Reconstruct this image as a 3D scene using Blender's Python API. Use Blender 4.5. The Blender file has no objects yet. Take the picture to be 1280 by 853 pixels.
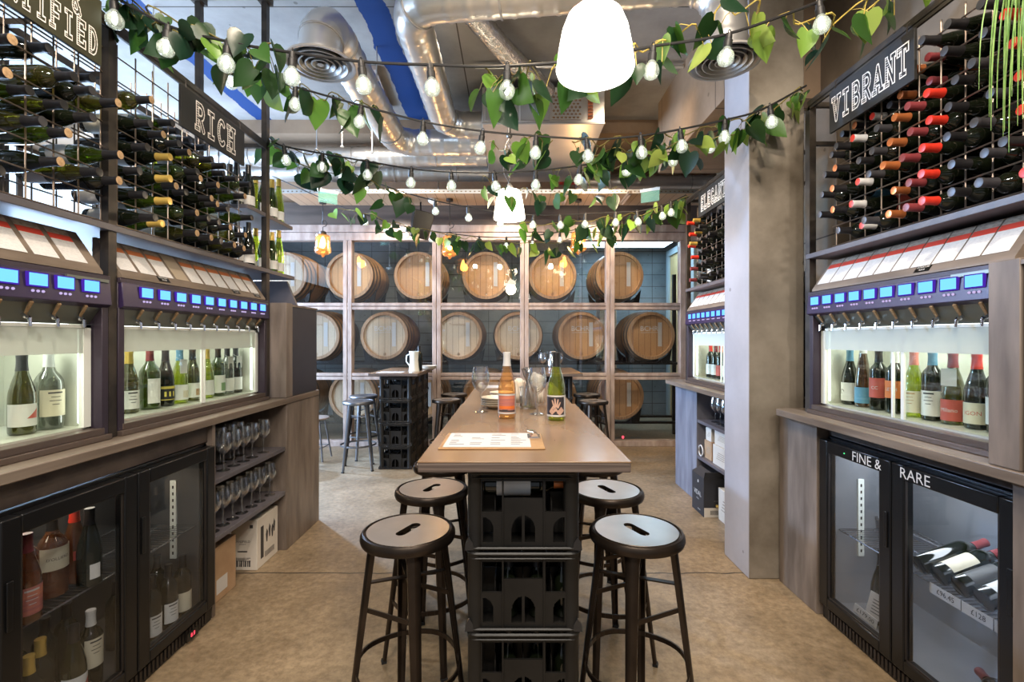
import bpy, bmesh, math, random
from mathutils import Matrix, Vector, Euler
R = math.radians
PI = math.pi
rng = random.Random(7)
SC = bpy.context.scene
COL = SC.collection
ORD = ['first', 'second', 'third', 'fourth', 'fifth', 'sixth', 'seventh', 'eighth', 'ninth', 'tenth', 'eleventh', 'twelfth', 'thirteenth', 'fourteenth']

# ------------------------------------------------------------------ mesh builder
def T(x=0, y=0, z=0, rx=0, ry=0, rz=0, s=1.0):
    return Matrix.Translation((x, y, z)) @ Euler((rx, ry, rz)).to_matrix().to_4x4() @ Matrix.Scale(s, 4)

class MB:
    def __init__(s):
        s.v = []; s.f = []; s.m = []
    def add(s, vs, fs, m=0, M=None):
        b = len(s.v)
        for p in vs:
            s.v.append(tuple(M @ Vector(p)) if M is not None else tuple(p))
        for f in fs:
            s.f.append([b + i for i in f]); s.m.append(m)
        return s
    def box(s, x0, x1, y0, y1, z0, z1, m=0, M=None):
        x0, x1 = min(x0, x1), max(x0, x1); y0, y1 = min(y0, y1), max(y0, y1); z0, z1 = min(z0, z1), max(z0, z1)
        vs = [(x0, y0, z0), (x1, y0, z0), (x1, y1, z0), (x0, y1, z0), (x0, y0, z1), (x1, y0, z1), (x1, y1, z1), (x0, y1, z1)]
        fs = [(3, 2, 1, 0), (4, 5, 6, 7), (0, 1, 5, 4), (1, 2, 6, 5), (2, 3, 7, 6), (3, 0, 4, 7)]
        return s.add(vs, fs, m, M)
    def prism(s, pts, a, b, axis='y', m=0, M=None):
        """pts: 2D outline; extruded from a to b along axis. axis y: pts are (x,z); x: (y,z); z: (x,y)."""
        n = len(pts)
        def P(p, t):
            return {'y': (p[0], t, p[1]), 'x': (t, p[0], p[1]), 'z': (p[0], p[1], t)}[axis]
        vs = [P(p, a) for p in pts] + [P(p, b) for p in pts]
        fs = [tuple(range(n)), tuple(range(2 * n - 1, n - 1, -1))]
        fs += [(i, (i + 1) % n, n + (i + 1) % n, n + i) for i in range(n)]
        return s.add(vs, fs, m, M)
    def lathe(s, prof, n=20, m=0, M=None, a0=0.0, a1=2 * PI, cap=True):
        full = abs(a1 - a0 - 2 * PI) < 1e-6
        k = n if full else n + 1
        vs = []; rings = []
        for r, z in prof:
            if r < 1e-6:
                rings.append([len(vs)]); vs.append((0, 0, z))
            else:
                rings.append(list(range(len(vs), len(vs) + k)))
                for i in range(k):
                    a = a0 + (a1 - a0) * i / n
                    vs.append((r * math.cos(a), r * math.sin(a), z))
        fs = []
        for A, B in zip(rings, rings[1:]):
            for i in range(n):
                j = (i + 1) % k if full else i + 1
                if len(A) == 1 and len(B) == 1: continue
                if len(A) == 1: fs.append((A[0], B[j], B[i]))
                elif len(B) == 1: fs.append((A[i], A[j], B[0]))
                else: fs.append((A[i], A[j], B[j], B[i]))
        if cap and full:
            if len(rings[0]) > 1: fs.append(tuple(reversed(rings[0])))
            if len(rings[-1]) > 1: fs.append(tuple(rings[-1]))
        return s.add(vs, fs, m, M)
    def tube(s, pts, r, n=8, m=0, M=None, cap=True, closed=False):
        pts = [Vector(p) for p in pts]; N = len(pts)
        rs = r if isinstance(r, (list, tuple)) else [r] * N
        tans = []
        for i in range(N):
            a = pts[(i - 1) % N] if (closed or i > 0) else pts[i]
            b = pts[(i + 1) % N] if (closed or i < N - 1) else pts[i]
            t = (b - a); tans.append(t.normalized() if t.length > 1e-9 else Vector((0, 0, 1)))
        u = tans[0].orthogonal().normalized()
        vs = []
        for i in range(N):
            t = tans[i]
            u = (u - t * u.dot(t))
            u = u.normalized() if u.length > 1e-6 else t.orthogonal().normalized()
            w = t.cross(u)
            for k in range(n):
                a = 2 * PI * k / n
                vs.append(pts[i] + (u * math.cos(a) + w * math.sin(a)) * rs[i])
        fs = []
        for i in range(N if closed else N - 1):
            j = (i + 1) % N
            for k in range(n):
                l = (k + 1) % n
                fs.append((i * n + k, i * n + l, j * n + l, j * n + k))
        if cap and not closed:
            fs.append(tuple(range(n - 1, -1, -1))); fs.append(tuple((N - 1) * n + k for k in range(n)))
        return s.add(vs, fs, m, M)
    def bar(s, p0, p1, w, h, m=0, up=(0, 0, 1)):
        """straight rectangular bar from p0 to p1, w across, h along up; w,h may be (start,end)"""
        p0 = Vector(p0); p1 = Vector(p1); t = (p1 - p0).normalized(); up = Vector(up)
        side = t.cross(up)
        if side.length < 1e-6: side = t.orthogonal()
        side.normalize(); u = side.cross(t).normalized()
        W = w if isinstance(w, tuple) else (w, w); H = h if isinstance(h, tuple) else (h, h)
        vs = []
        for p, ww, hh in ((p0, W[0], H[0]), (p1, W[1], H[1])):
            for a, b in ((-1, -1), (1, -1), (1, 1), (-1, 1)):
                vs.append(p + side * (a * ww / 2) + u * (b * hh / 2))
        return s.add(vs, [(3, 2, 1, 0), (4, 5, 6, 7), (0, 1, 5, 4), (1, 2, 6, 5), (2, 3, 7, 6), (3, 0, 4, 7)], m)
    def sphere(s, c, r, n=12, k=8, m=0, sz=1.0):
        prof = [(r * math.sin(PI * i / k), -r * sz * math.cos(PI * i / k)) for i in range(k + 1)]
        prof[0] = (0, prof[0][1]); prof[-1] = (0, prof[-1][1])
        return s.lathe(prof, n, m, Matrix.Translation(c))
    def quad(s, a, b, c, d, m=0):
        return s.add([a, b, c, d], [(0, 1, 2, 3)], m)
    def mesh(s, name, mats, smooth=True, angle=35, recalc=True):
        me = bpy.data.meshes.new(name)
        me.from_pydata(s.v, [], s.f)
        for mm in (mats if isinstance(mats, (list, tuple)) else [mats]):
            me.materials.append(mm)
        me.polygons.foreach_set('material_index', s.m)
        if recalc:
            bm = bmesh.new(); bm.from_mesh(me)
            bmesh.ops.recalc_face_normals(bm, faces=bm.faces)
            bm.to_mesh(me); bm.free()
        if smooth:
            me.polygons.foreach_set('use_smooth', [True] * len(me.polygons))
            me.set_sharp_from_angle(angle=R(angle))
        me.update()
        return me
    def build(s, name, mats, parent=None, bevel=0, **kw):
        o = bpy.data.objects.new(name, s.mesh(name, mats, **kw))
        COL.objects.link(o)
        if parent is not None: o.parent = parent
        if bevel:
            md = o.modifiers.new('edge', 'BEVEL'); md.width = bevel; md.segments = 2; md.limit_method = 'ANGLE'; md.angle_limit = R(50)
        return o

def tag(o, label=None, cat=None, group=None, kind=None):
    if label: o['label'] = label
    if cat: o['category'] = cat
    if group: o['group'] = group
    if kind: o['kind'] = kind
    return o

def thing(name, label, cat, loc=(0, 0, 0), rz=0, group=None, M=None):
    o = bpy.data.objects.new(name, None); COL.objects.link(o)
    o.empty_display_size = 0.05
    if M is not None: o.matrix_world = M
    else:
        o.location = loc; o.rotation_euler = (0, 0, rz)
    return tag(o, label, cat, group)

def put(name, me, parent=None):
    o = bpy.data.objects.new(name, me); COL.objects.link(o)
    if parent is not None: o.parent = parent
    return o

def kids(o):
    return [c for c in bpy.data.objects if c.parent == o]

def copy_tree(o, parent=None, table=None):
    c = o.copy(); COL.objects.link(c)
    if parent is not None: c.parent = parent
    for ch in (table[o] if table and o in table else []):
        copy_tree(ch, c, table)
    return c

def child_table():
    t = {}
    for o in bpy.data.objects:
        if o.parent: t.setdefault(o.parent, []).append(o)
    return t

def dup(root, label, loc=None, rz=None, group=None):
    c = copy_tree(root, None, child_table())
    c['label'] = label
    if group: c['group'] = group
    if loc is not None: c.location = loc
    if rz is not None: c.rotation_euler = (0, 0, rz)
    return c

def struct(name, mb, mats, parent=None, **kw):
    o = mb.build(name, mats, parent, **kw)
    if parent is None: o['kind'] = 'structure'
    return o

def fillet(pts, rad, seg=8):
    pts = [Vector(p) for p in pts]; out = [pts[0]]
    for a, b, c in zip(pts, pts[1:], pts[2:]):
        d0 = (a - b).normalized(); d1 = (c - b).normalized()
        ang = d0.angle(d1); t = rad / math.tan(ang / 2)
        p0 = b + d0 * t; p1 = b + d1 * t
        cen = b + (d0 + d1).normalized() * (rad / math.sin(ang / 2))
        u = p0 - cen; v = p1 - cen
        for i in range(seg + 1):
            q = u.lerp(v, i / seg)
            tot = u.angle(v); f = i / seg
            q = (u * math.sin((1 - f) * tot) + v * math.sin(f * tot)) / math.sin(tot)
            out.append(cen + q)
    out.append(pts[-1])
    return out

def resample(pts, step):
    pts = [Vector(p) for p in pts]; out = [pts[0]]; carry = 0.0
    for a, b in zip(pts, pts[1:]):
        L = (b - a).length
        if L < 1e-9: continue
        d = step - carry
        while d <= L:
            out.append(a.lerp(b, d / L)); d += step
        carry = L - (d - step)
    if (out[-1] - pts[-1]).length > 1e-4: out.append(pts[-1])
    return out

# lettering --------------------------------------------------------------
def arc(cx, cy, rx, ry, a0, a1, n=10):
    p = [(cx + rx * math.cos(R(a0 + (a1 - a0) * i / n)), cy + ry * math.sin(R(a0 + (a1 - a0) * i / n))) for i in range(n + 1)]
    return [(*p[i], *p[i + 1]) for i in range(n)]
LET = {
 'I': [(.35, .05, .35, .95), (.18, .05, .52, .05), (.18, .95, .52, .95)],
 'V': [(.08, .95, .35, .05), (.62, .95, .35, .05), (.0, .95, .18, .95), (.52, .95, .7, .95)],
 'A': [(.08, .05, .35, .95), (.62, .05, .35, .95), (.2, .33, .5, .33), (.0, .05, .18, .05), (.52, .05, .7, .05)],
 'N': [(.1, .05, .1, .95), (.1, .95, .6, .05), (.6, .05, .6, .95), (.02, .05, .2, .05), (.5, .95, .68, .95)],
 'T': [(.05, .95, .65, .95), (.35, .05, .35, .95), (.05, .82, .05, .95), (.65, .82, .65, .95), (.22, .05, .48, .05)],
 'B': [(.14, .05, .14, .95), (.14, .95, .38, .95), (.14, .5, .38, .5), (.14, .05, .38, .05)] + arc(.38, .725, .2, .225, -90, 90) + arc(.38, .275, .24, .225, -90, 90),
 'R': [(.14, .05, .14, .95), (.14, .95, .38, .95), (.14, .48, .38, .48), (.34, .48, .62, .05), (.05, .05, .24, .05)] + arc(.38, .715, .22, .235, -90, 90),
 'C': arc(.38, .5, .28, .45, 50, 310, 16),
 'G': arc(.38, .5, .28, .45, 50, 330, 16) + [(.4, .42, .64, .42), (.63, .42, .63, .2)],
 'O': arc(.35, .5, .28, .45, 0, 360, 20),
 'H': [(.12, .05, .12, .95), (.58, .05, .58, .95), (.12, .5, .58, .5), (.03, .05, .21, .05), (.03, .95, .21, .95), (.49, .05, .67, .05), (.49, .95, .67, .95)],
 'E': [(.14, .05, .14, .95), (.14, .95, .6, .95), (.14, .5, .5, .5), (.14, .05, .6, .05), (.6, .82, .6, .95), (.6, .05, .6, .18)],
 'F': [(.14, .05, .14, .95), (.14, .95, .6, .95), (.14, .5, .5, .5), (.04, .05, .26, .05), (.6, .82, .6, .95)],
 'L': [(.14, .05, .14, .95), (.14, .05, .6, .05), (.6, .05, .6, .2), (.04, .95, .24, .95)],
 'D': [(.14, .05, .14, .95), (.14, .95, .32, .95), (.14, .05, .32, .05)] + arc(.32, .5, .28, .45, -90, 90),
 'S': arc(.35, .715, .25, .235, 40, 270, 12) + arc(.35, .265, .25, .215, 90, -140, 12),
 'W': [(.02, .95, .18, .05), (.18, .05, .35, .75), (.35, .75, .52, .05), (.52, .05, .68, .95)],
 '&': arc(.32, .75, .17, .2, -30, 230, 12) + [(.2, .6, .62, .05)] + arc(.3, .27, .24, .22, 120, 350, 12),
}
def greedy(mask, W, H):
    used = [[False] * W for _ in range(H)]; out = []
    for j in range(H):
        i = 0
        while i < W:
            if mask[j][i] and not used[j][i]:
                w = 1
                while i + w < W and mask[j][i + w] and not used[j][i + w]: w += 1
                h = 1
                while j + h < H and all(mask[j + h][i + q] and not used[j + h][i + q] for q in range(w)): h += 1
                for b in range(h):
                    for a in range(w): used[j + b][i + a] = True
                out.append((i, j, w, h)); i += w
            else: i += 1
    return out
_gl = {}
def glyph(ch, N=44, t=.115, line=.052):
    """rectangles (x,y,w,h in letter-height units) of an outlined, half-hatched slab letter"""
    if ch in _gl: return _gl[ch]
    segs = LET.get(ch, []); W, H = int(N * .95), int(N * 1.3)
    ox, oy = .12, .15
    mask = [[False] * W for _ in range(H)]
    for j in range(H):
        for i in range(W):
            x = (i + .5) / N - ox; y = (j + .5) / N - oy; d = 9
            for x0, y0, x1, y1 in segs:
                dx, dy = x1 - x0, y1 - y0; L = dx * dx + dy * dy
                q = 0 if L < 1e-9 else max(0, min(1, ((x - x0) * dx + (y - y0) * dy) / L))
                d = min(d, max(abs(x - x0 - q * dx), abs(y - y0 - q * dy)) if (abs(dx) < 1e-6 or abs(dy) < 1e-6) else math.hypot(x - x0 - q * dx, y - y0 - q * dy))
            if t - line * 1.1 < d < t: mask[j][i] = True
            elif d < t - line * 1.3 and x < .30 and j % 4 == 0: mask[j][i] = True
    _gl[ch] = [(i / N - ox, j / N - oy, w / N, h / N) for i, j, w, h in greedy(mask, W, H)]
    return _gl[ch]
def sign_text(mb, text, M, h, width=None, m=0, adv=.9):
    """lettering in the local XZ plane facing -Y; centred"""
    n = len(text); tot = n * adv * h
    sx = 1.0 if width is None else width / tot
    x = -tot * sx / 2
    for ch in text:
        for gx, gy, gw, gh in glyph(ch) if ch != ' ' else []:
            a = x + (gx + .1) * h * sx; c = (gy - .5) * h
            mb.add([(a, 0, c), (a + gw * h * sx, 0, c), (a + gw * h * sx, 0, c + gh * h), (a, 0, c + gh * h)], [(0, 1, 2, 3)], m, M)
        x += adv * h * sx
_tx = {}
def text_data(body, size):
    k = (body, size)
    if k not in _tx:
        cu = bpy.data.curves.new('lettering', 'FONT'); cu.body = body; cu.size = size; cu.align_x = 'CENTER'; cu.align_y = 'CENTER'
        cu.resolution_u = 2
        ob = bpy.data.objects.new('lettering', cu)
        me = bpy.data.meshes.new_from_object(ob)
        _tx[k] = ([tuple(v.co) for v in me.vertices], [tuple(p.vertices) for p in me.polygons])
        bpy.data.objects.remove(ob); bpy.data.meshes.remove(me); bpy.data.curves.remove(cu)
    return _tx[k]
def flat_text(mb, body, size, M, m=0):
    """plain lettering in local XZ plane facing -Y"""
    vs, fs = text_data(body, size)
    mb.add([(x, 0, y) for x, y, z in vs], fs, m, M)
def bent_text(mb, body, size, rad, z, ang, m=0):
    """lettering wrapped around a cylinder; ang = direction of its middle"""
    vs, fs = text_data(body, size)
    out = []
    for x, y, _ in vs:
        a = ang + x / rad
        out.append((rad * math.cos(a), rad * math.sin(a), z + y))
    mb.add(out, fs, m)
# ------------------------------------------------------------------ materials
def _nt(name):
    m = bpy.data.materials.new(name); m.use_nodes = True
    nt = m.node_tree; nt.nodes.clear()
    out = nt.nodes.new('ShaderNodeOutputMaterial')
    return m, nt, out
def c4(c): return (c[0], c[1], c[2], 1.0)
def L(nt, a, b): nt.links.new(a, b)

def mat(name, col, rough=.5, metal=0.0, col2=None, scale=6.0, stretch=(1, 1, 1), detail=4.0, bump=0.0, spec=.5, contrast=(.35, .65), coat=0.0, rough2=None):
    m, nt, out = _nt(name)
    b = nt.nodes.new('ShaderNodeBsdfPrincipled'); L(nt, b.outputs[0], out.inputs[0])
    b.inputs['Base Color'].default_value = c4(col); b.inputs['Roughness'].default_value = rough
    b.inputs['Metallic'].default_value = metal; b.inputs['Specular IOR Level'].default_value = spec
    b.inputs['Coat Weight'].default_value = coat
    if col2 is not None or bump:
        tc = nt.nodes.new('ShaderNodeTexCoord'); mp = nt.nodes.new('ShaderNodeMapping')
        mp.inputs['Scale'].default_value = stretch; L(nt, tc.outputs['Object'], mp.inputs['Vector'])
        n = nt.nodes.new('ShaderNodeTexNoise'); n.inputs['Scale'].default_value = scale; n.inputs['Detail'].default_value = detail
        L(nt, mp.outputs[0], n.inputs['Vector'])
        if col2 is not None:
            r = nt.nodes.new('ShaderNodeValToRGB')
            r.color_ramp.elements[0].position = contrast[0]; r.color_ramp.elements[1].position = contrast[1]
            r.color_ramp.elements[0].color = c4(col); r.color_ramp.elements[1].color = c4(col2)
            L(nt, n.outputs['Fac'], r.inputs[0]); L(nt, r.outputs[0], b.inputs['Base Color'])
        if rough2 is not None:
            mr = nt.nodes.new('ShaderNodeMapRange'); mr.inputs['From Min'].default_value = .3; mr.inputs['From Max'].default_value = .7
            mr.inputs['To Min'].default_value = rough; mr.inputs['To Max'].default_value = rough2
            L(nt, n.outputs['Fac'], mr.inputs['Value']); L(nt, mr.outputs[0], b.inputs['Roughness'])
        if bump:
            bp = nt.nodes.new('ShaderNodeBump'); bp.inputs['Strength'].default_value = bump; bp.inputs['Distance'].default_value = .01
            L(nt, n.outputs['Fac'], bp.inputs['Height']); L(nt, bp.outputs[0], b.inputs['Normal'])
    return m

def emis(name, col, strength, sample=True):
    m, nt, out = _nt(name)
    e = nt.nodes.new('ShaderNodeEmission'); e.inputs[0].default_value = c4(col); e.inputs[1].default_value = strength
    L(nt, e.outputs[0], out.inputs[0])
    if not sample: m.cycles.emission_sampling = 'NONE'
    return m

def glassy(name, tint=(1, 1, 1), base=.04, edge=.6, power=3.0, rough=.01, body=None, body_fac=0.0, body_rough=.1, glow=None):
    """thin clear or tinted glass: tinted pass-through, mirror towards grazing, optional body colour"""
    m, nt, out = _nt(name)
    tr = nt.nodes.new('ShaderNodeBsdfTransparent'); tr.inputs[0].default_value = c4(tint)
    last = tr.outputs[0]
    if body is not None:
        d = nt.nodes.new('ShaderNodeBsdfPrincipled'); d.inputs['Base Color'].default_value = c4(body); d.inputs['Roughness'].default_value = body_rough
        if glow:
            d.inputs['Emission Color'].default_value = c4(glow[0]); d.inputs['Emission Strength'].default_value = glow[1]
        mx = nt.nodes.new('ShaderNodeMixShader'); mx.inputs[0].default_value = body_fac
        L(nt, last, mx.inputs[1]); L(nt, d.outputs[0], mx.inputs[2]); last = mx.outputs[0]
    g = nt.nodes.new('ShaderNodeBsdfGlossy'); g.inputs['Roughness'].default_value = rough
    lw = nt.nodes.new('ShaderNodeLayerWeight'); lw.inputs[0].default_value = .5
    p = nt.nodes.new('ShaderNodeMath'); p.operation = 'POWER'; p.inputs[1].default_value = power
    L(nt, lw.outputs['Facing'], p.inputs[0])
    ma = nt.nodes.new('ShaderNodeMath'); ma.operation = 'MULTIPLY_ADD'; ma.inputs[1].default_value = edge; ma.inputs[2].default_value = base
    L(nt, p.outputs[0], ma.inputs[0])
    mx2 = nt.nodes.new('ShaderNodeMixShader'); L(nt, ma.outputs[0], mx2.inputs[0])
    L(nt, last, mx2.inputs[1]); L(nt, g.outputs[0], mx2.inputs[2]); L(nt, mx2.outputs[0], out.inputs[0])
    m.cycles.emission_sampling = 'NONE'
    return m

def floor_mat():
    m, nt, out = _nt('floor_concrete')
    b = nt.nodes.new('ShaderNodeBsdfPrincipled'); L(nt, b.outputs[0], out.inputs[0])
    tc = nt.nodes.new('ShaderNodeTexCoord')
    n1 = nt.nodes.new('ShaderNodeTexNoise'); n1.inputs['Scale'].default_value = 1.7; n1.inputs['Detail'].default_value = 8; n1.inputs['Roughness'].default_value = .65
    n2 = nt.nodes.new('ShaderNodeTexNoise'); n2.inputs['Scale'].default_value = 26; n2.inputs['Detail'].default_value = 9; n2.inputs['Roughness'].default_value = .7
    for n in (n1, n2): L(nt, tc.outputs['Object'], n.inputs['Vector'])
    r1 = nt.nodes.new('ShaderNodeValToRGB'); e = r1.color_ramp.elements
    e[0].position = .3; e[0].color = (.16, .115, .068, 1); e[1].position = .72; e[1].color = (.385, .29, .185, 1)
    L(nt, n1.outputs['Fac'], r1.inputs[0])
    r2 = nt.nodes.new('ShaderNodeValToRGB'); e = r2.color_ramp.elements
    e[0].position = .36; e[0].color = (.5, .48, .45, 1); e[1].position = .62; e[1].color = (1.1, 1.1, 1.1, 1)
    L(nt, n2.outputs['Fac'], r2.inputs[0])
    mu = nt.nodes.new('ShaderNodeMixRGB'); mu.blend_type = 'MULTIPLY'; mu.inputs[0].default_value = .7
    L(nt, r1.outputs[0], mu.inputs[1]); L(nt, r2.outputs[0], mu.inputs[2])
    # saw-cut joint across the aisle, wandering a little
    sx = nt.nodes.new('ShaderNodeSeparateXYZ'); L(nt, tc.outputs['Object'], sx.inputs[0])
    n3 = nt.nodes.new('ShaderNodeTexNoise'); n3.inputs['Scale'].default_value = 9; L(nt, tc.outputs['Object'], n3.inputs['Vector'])
    w = nt.nodes.new('ShaderNodeMath'); w.operation = 'MULTIPLY_ADD'; w.inputs[1].default_value = .03; L(nt, n3.outputs['Fac'], w.inputs[0]); L(nt, sx.outputs['Y'], w.inputs[2])
    d = nt.nodes.new('ShaderNodeMath'); d.operation = 'SUBTRACT'; d.inputs[1].default_value = 2.965; L(nt, w.outputs[0], d.inputs[0])
    ab = nt.nodes.new('ShaderNodeMath'); ab.operation = 'ABSOLUTE'; L(nt, d.outputs[0], ab.inputs[0])
    lt = nt.nodes.new('ShaderNodeMath'); lt.operation = 'LESS_THAN'; lt.inputs[1].default_value = .0055; L(nt, ab.outputs[0], lt.inputs[0])
    mj = nt.nodes.new('ShaderNodeMixRGB'); mj.inputs[2].default_value = (.035, .028, .02, 1)
    L(nt, lt.outputs[0], mj.inputs[0]); L(nt, mu.outputs[0], mj.inputs[1]); L(nt, mj.outputs[0], b.inputs['Base Color'])
    mr = nt.nodes.new('ShaderNodeMapRange'); mr.inputs['To Min'].default_value = .28; mr.inputs['To Max'].default_value = .6
    L(nt, n1.outputs['Fac'], mr.inputs['Value']); L(nt, mr.outputs[0], b.inputs['Roughness'])
    bp = nt.nodes.new('ShaderNodeBump'); bp.inputs['Strength'].default_value = .05; bp.inputs['Distance'].default_value = .004
    L(nt, n2.outputs['Fac'], bp.inputs['Height']); L(nt, bp.outputs[0], b.inputs['Normal'])
    return m

def concrete(name, a, b_, seams=(), rough=.75, stripes=(), big=1.2):
    """board-marked concrete; seams: (axis, spacing) dark hairlines; stripes: (x0,x1,y0,y1) blue paint lines on a slab"""
    m, nt, out = _nt(name)
    b = nt.nodes.new('ShaderNodeBsdfPrincipled'); L(nt, b.outputs[0], out.inputs[0]); b.inputs['Roughness'].default_value = rough
    b.inputs['Specular IOR Level'].default_value = .3
    tc = nt.nodes.new('ShaderNodeTexCoord')
    n1 = nt.nodes.new('ShaderNodeTexNoise'); n1.inputs['Scale'].default_value = big; n1.inputs['Detail'].default_value = 10; n1.inputs['Roughness'].default_value = .62
    L(nt, tc.outputs['Object'], n1.inputs['Vector'])
    r1 = nt.nodes.new('ShaderNodeValToRGB'); e = r1.color_ramp.elements
    e[0].position = .32; e[0].color = c4(a); e[1].position = .68; e[1].color = c4(b_)
    L(nt, n1.outputs['Fac'], r1.inputs[0]); last = r1.outputs[0]
    v = nt.nodes.new('ShaderNodeTexVoronoi'); v.inputs['Scale'].default_value = 5; L(nt, tc.outputs['Object'], v.inputs['Vector'])
    lt = nt.nodes.new('ShaderNodeMath'); lt.operation = 'LESS_THAN'; lt.inputs[1].default_value = .07; L(nt, v.outputs['Distance'], lt.inputs[0])
    mp = nt.nodes.new('ShaderNodeMixRGB'); mp.blend_type = 'MULTIPLY'; mp.inputs[2].default_value = (.6, .58, .55, 1)
    L(nt, lt.outputs[0], mp.inputs[0]); L(nt, last, mp.inputs[1]); last = mp.outputs[0]
    sx = nt.nodes.new('ShaderNodeSeparateXYZ'); L(nt, tc.outputs['Object'], sx.inputs[0])
    for ax, sp, off in seams:
        q = nt.nodes.new('ShaderNodeMath'); q.operation = 'ADD'; q.inputs[1].default_value = off; L(nt, sx.outputs[ax], q.inputs[0])
        md = nt.nodes.new('ShaderNodeMath'); md.operation = 'PINGPONG'; md.inputs[1].default_value = sp; L(nt, q.outputs[0], md.inputs[0])
        l2 = nt.nodes.new('ShaderNodeMath'); l2.operation = 'LESS_THAN'; l2.inputs[1].default_value = .005; L(nt, md.outputs[0], l2.inputs[0])
        mm = nt.nodes.new('ShaderNodeMixRGB'); mm.blend_type = 'MULTIPLY'; mm.inputs[2].default_value = (.25, .22, .2, 1)
        L(nt, l2.outputs[0], mm.inputs[0]); L(nt, last, mm.inputs[1]); last = mm.outputs[0]
    n4 = nt.nodes.new('ShaderNodeTexNoise'); n4.inputs['Scale'].default_value = 5; n4.inputs['Detail'].default_value = 6; L(nt, tc.outputs['Object'], n4.inputs['Vector'])
    for x0, x1, y0, y1 in stripes:
        fac = None
        for axn, lo, hi in (('X', x0, x1), ('Y', y0, y1)):
            jit = nt.nodes.new('ShaderNodeMath'); jit.operation = 'MULTIPLY_ADD'; jit.inputs[1].default_value = .09; L(nt, n4.outputs['Fac'], jit.inputs[0]); L(nt, sx.outputs[axn], jit.inputs[2])
            for op, val in (('GREATER_THAN', lo), ('LESS_THAN', hi)):
                g = nt.nodes.new('ShaderNodeMath'); g.operation = op; g.inputs[1].default_value = val + .045; L(nt, jit.outputs[0], g.inputs[0])
                if fac is None: fac = g.outputs[0]
                else:
                    x = nt.nodes.new('ShaderNodeMath'); x.operation = 'MULTIPLY'; L(nt, fac, x.inputs[0]); L(nt, g.outputs[0], x.inputs[1]); fac = x.outputs[0]
        mm = nt.nodes.new('ShaderNodeMixRGB'); mm.inputs[2].default_value = (.007, .042, .17, 1)
        L(nt, fac, mm.inputs[0]); L(nt, last, mm.inputs[1]); last = mm.outputs[0]
    L(nt, last, b.inputs['Base Color'])
    bp = nt.nodes.new('ShaderNodeBump'); bp.inputs['Strength'].default_value = .15; bp.inputs['Distance'].default_value = .01
    L(nt, n1.outputs['Fac'], bp.inputs['Height']); L(nt, bp.outputs[0], b.inputs['Normal'])
    return m

def leaf_mat(name='ivy_leaf', k=1.0):
    m, nt, out = _nt(name)
    g = nt.nodes.new('ShaderNodeNewGeometry')
    r = nt.nodes.new('ShaderNodeValToRGB'); e = r.color_ramp.elements
    e[0].position = 0; e[0].color = (.006, .026, .014, 1); e[1].position = 1; e[1].color = (.34, .42, .09, 1)
    for pos, col in ((.35, (.012, .040, .010, 1)), (.62, (.026, .080, .014, 1)), (.80, (.075, .18, .022, 1)), (.93, (.17, .30, .04, 1))):
        x = e.new(pos * k); x.color = col
    L(nt, g.outputs['Random Per Island'], r.inputs[0])
    b = nt.nodes.new('ShaderNodeBsdfPrincipled'); b.inputs['Roughness'].default_value = .34
    L(nt, r.outputs[0], b.inputs['Base Color'])
    t = nt.nodes.new('ShaderNodeBsdfTranslucent'); L(nt, r.outputs[0], t.inputs[0])
    mx = nt.nodes.new('ShaderNodeMixShader'); mx.inputs[0].default_value = .25
    L(nt, b.outputs[0], mx.inputs[1]); L(nt, t.outputs[0], mx.inputs[2]); L(nt, mx.outputs[0], out.inputs[0])
    return m

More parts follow.
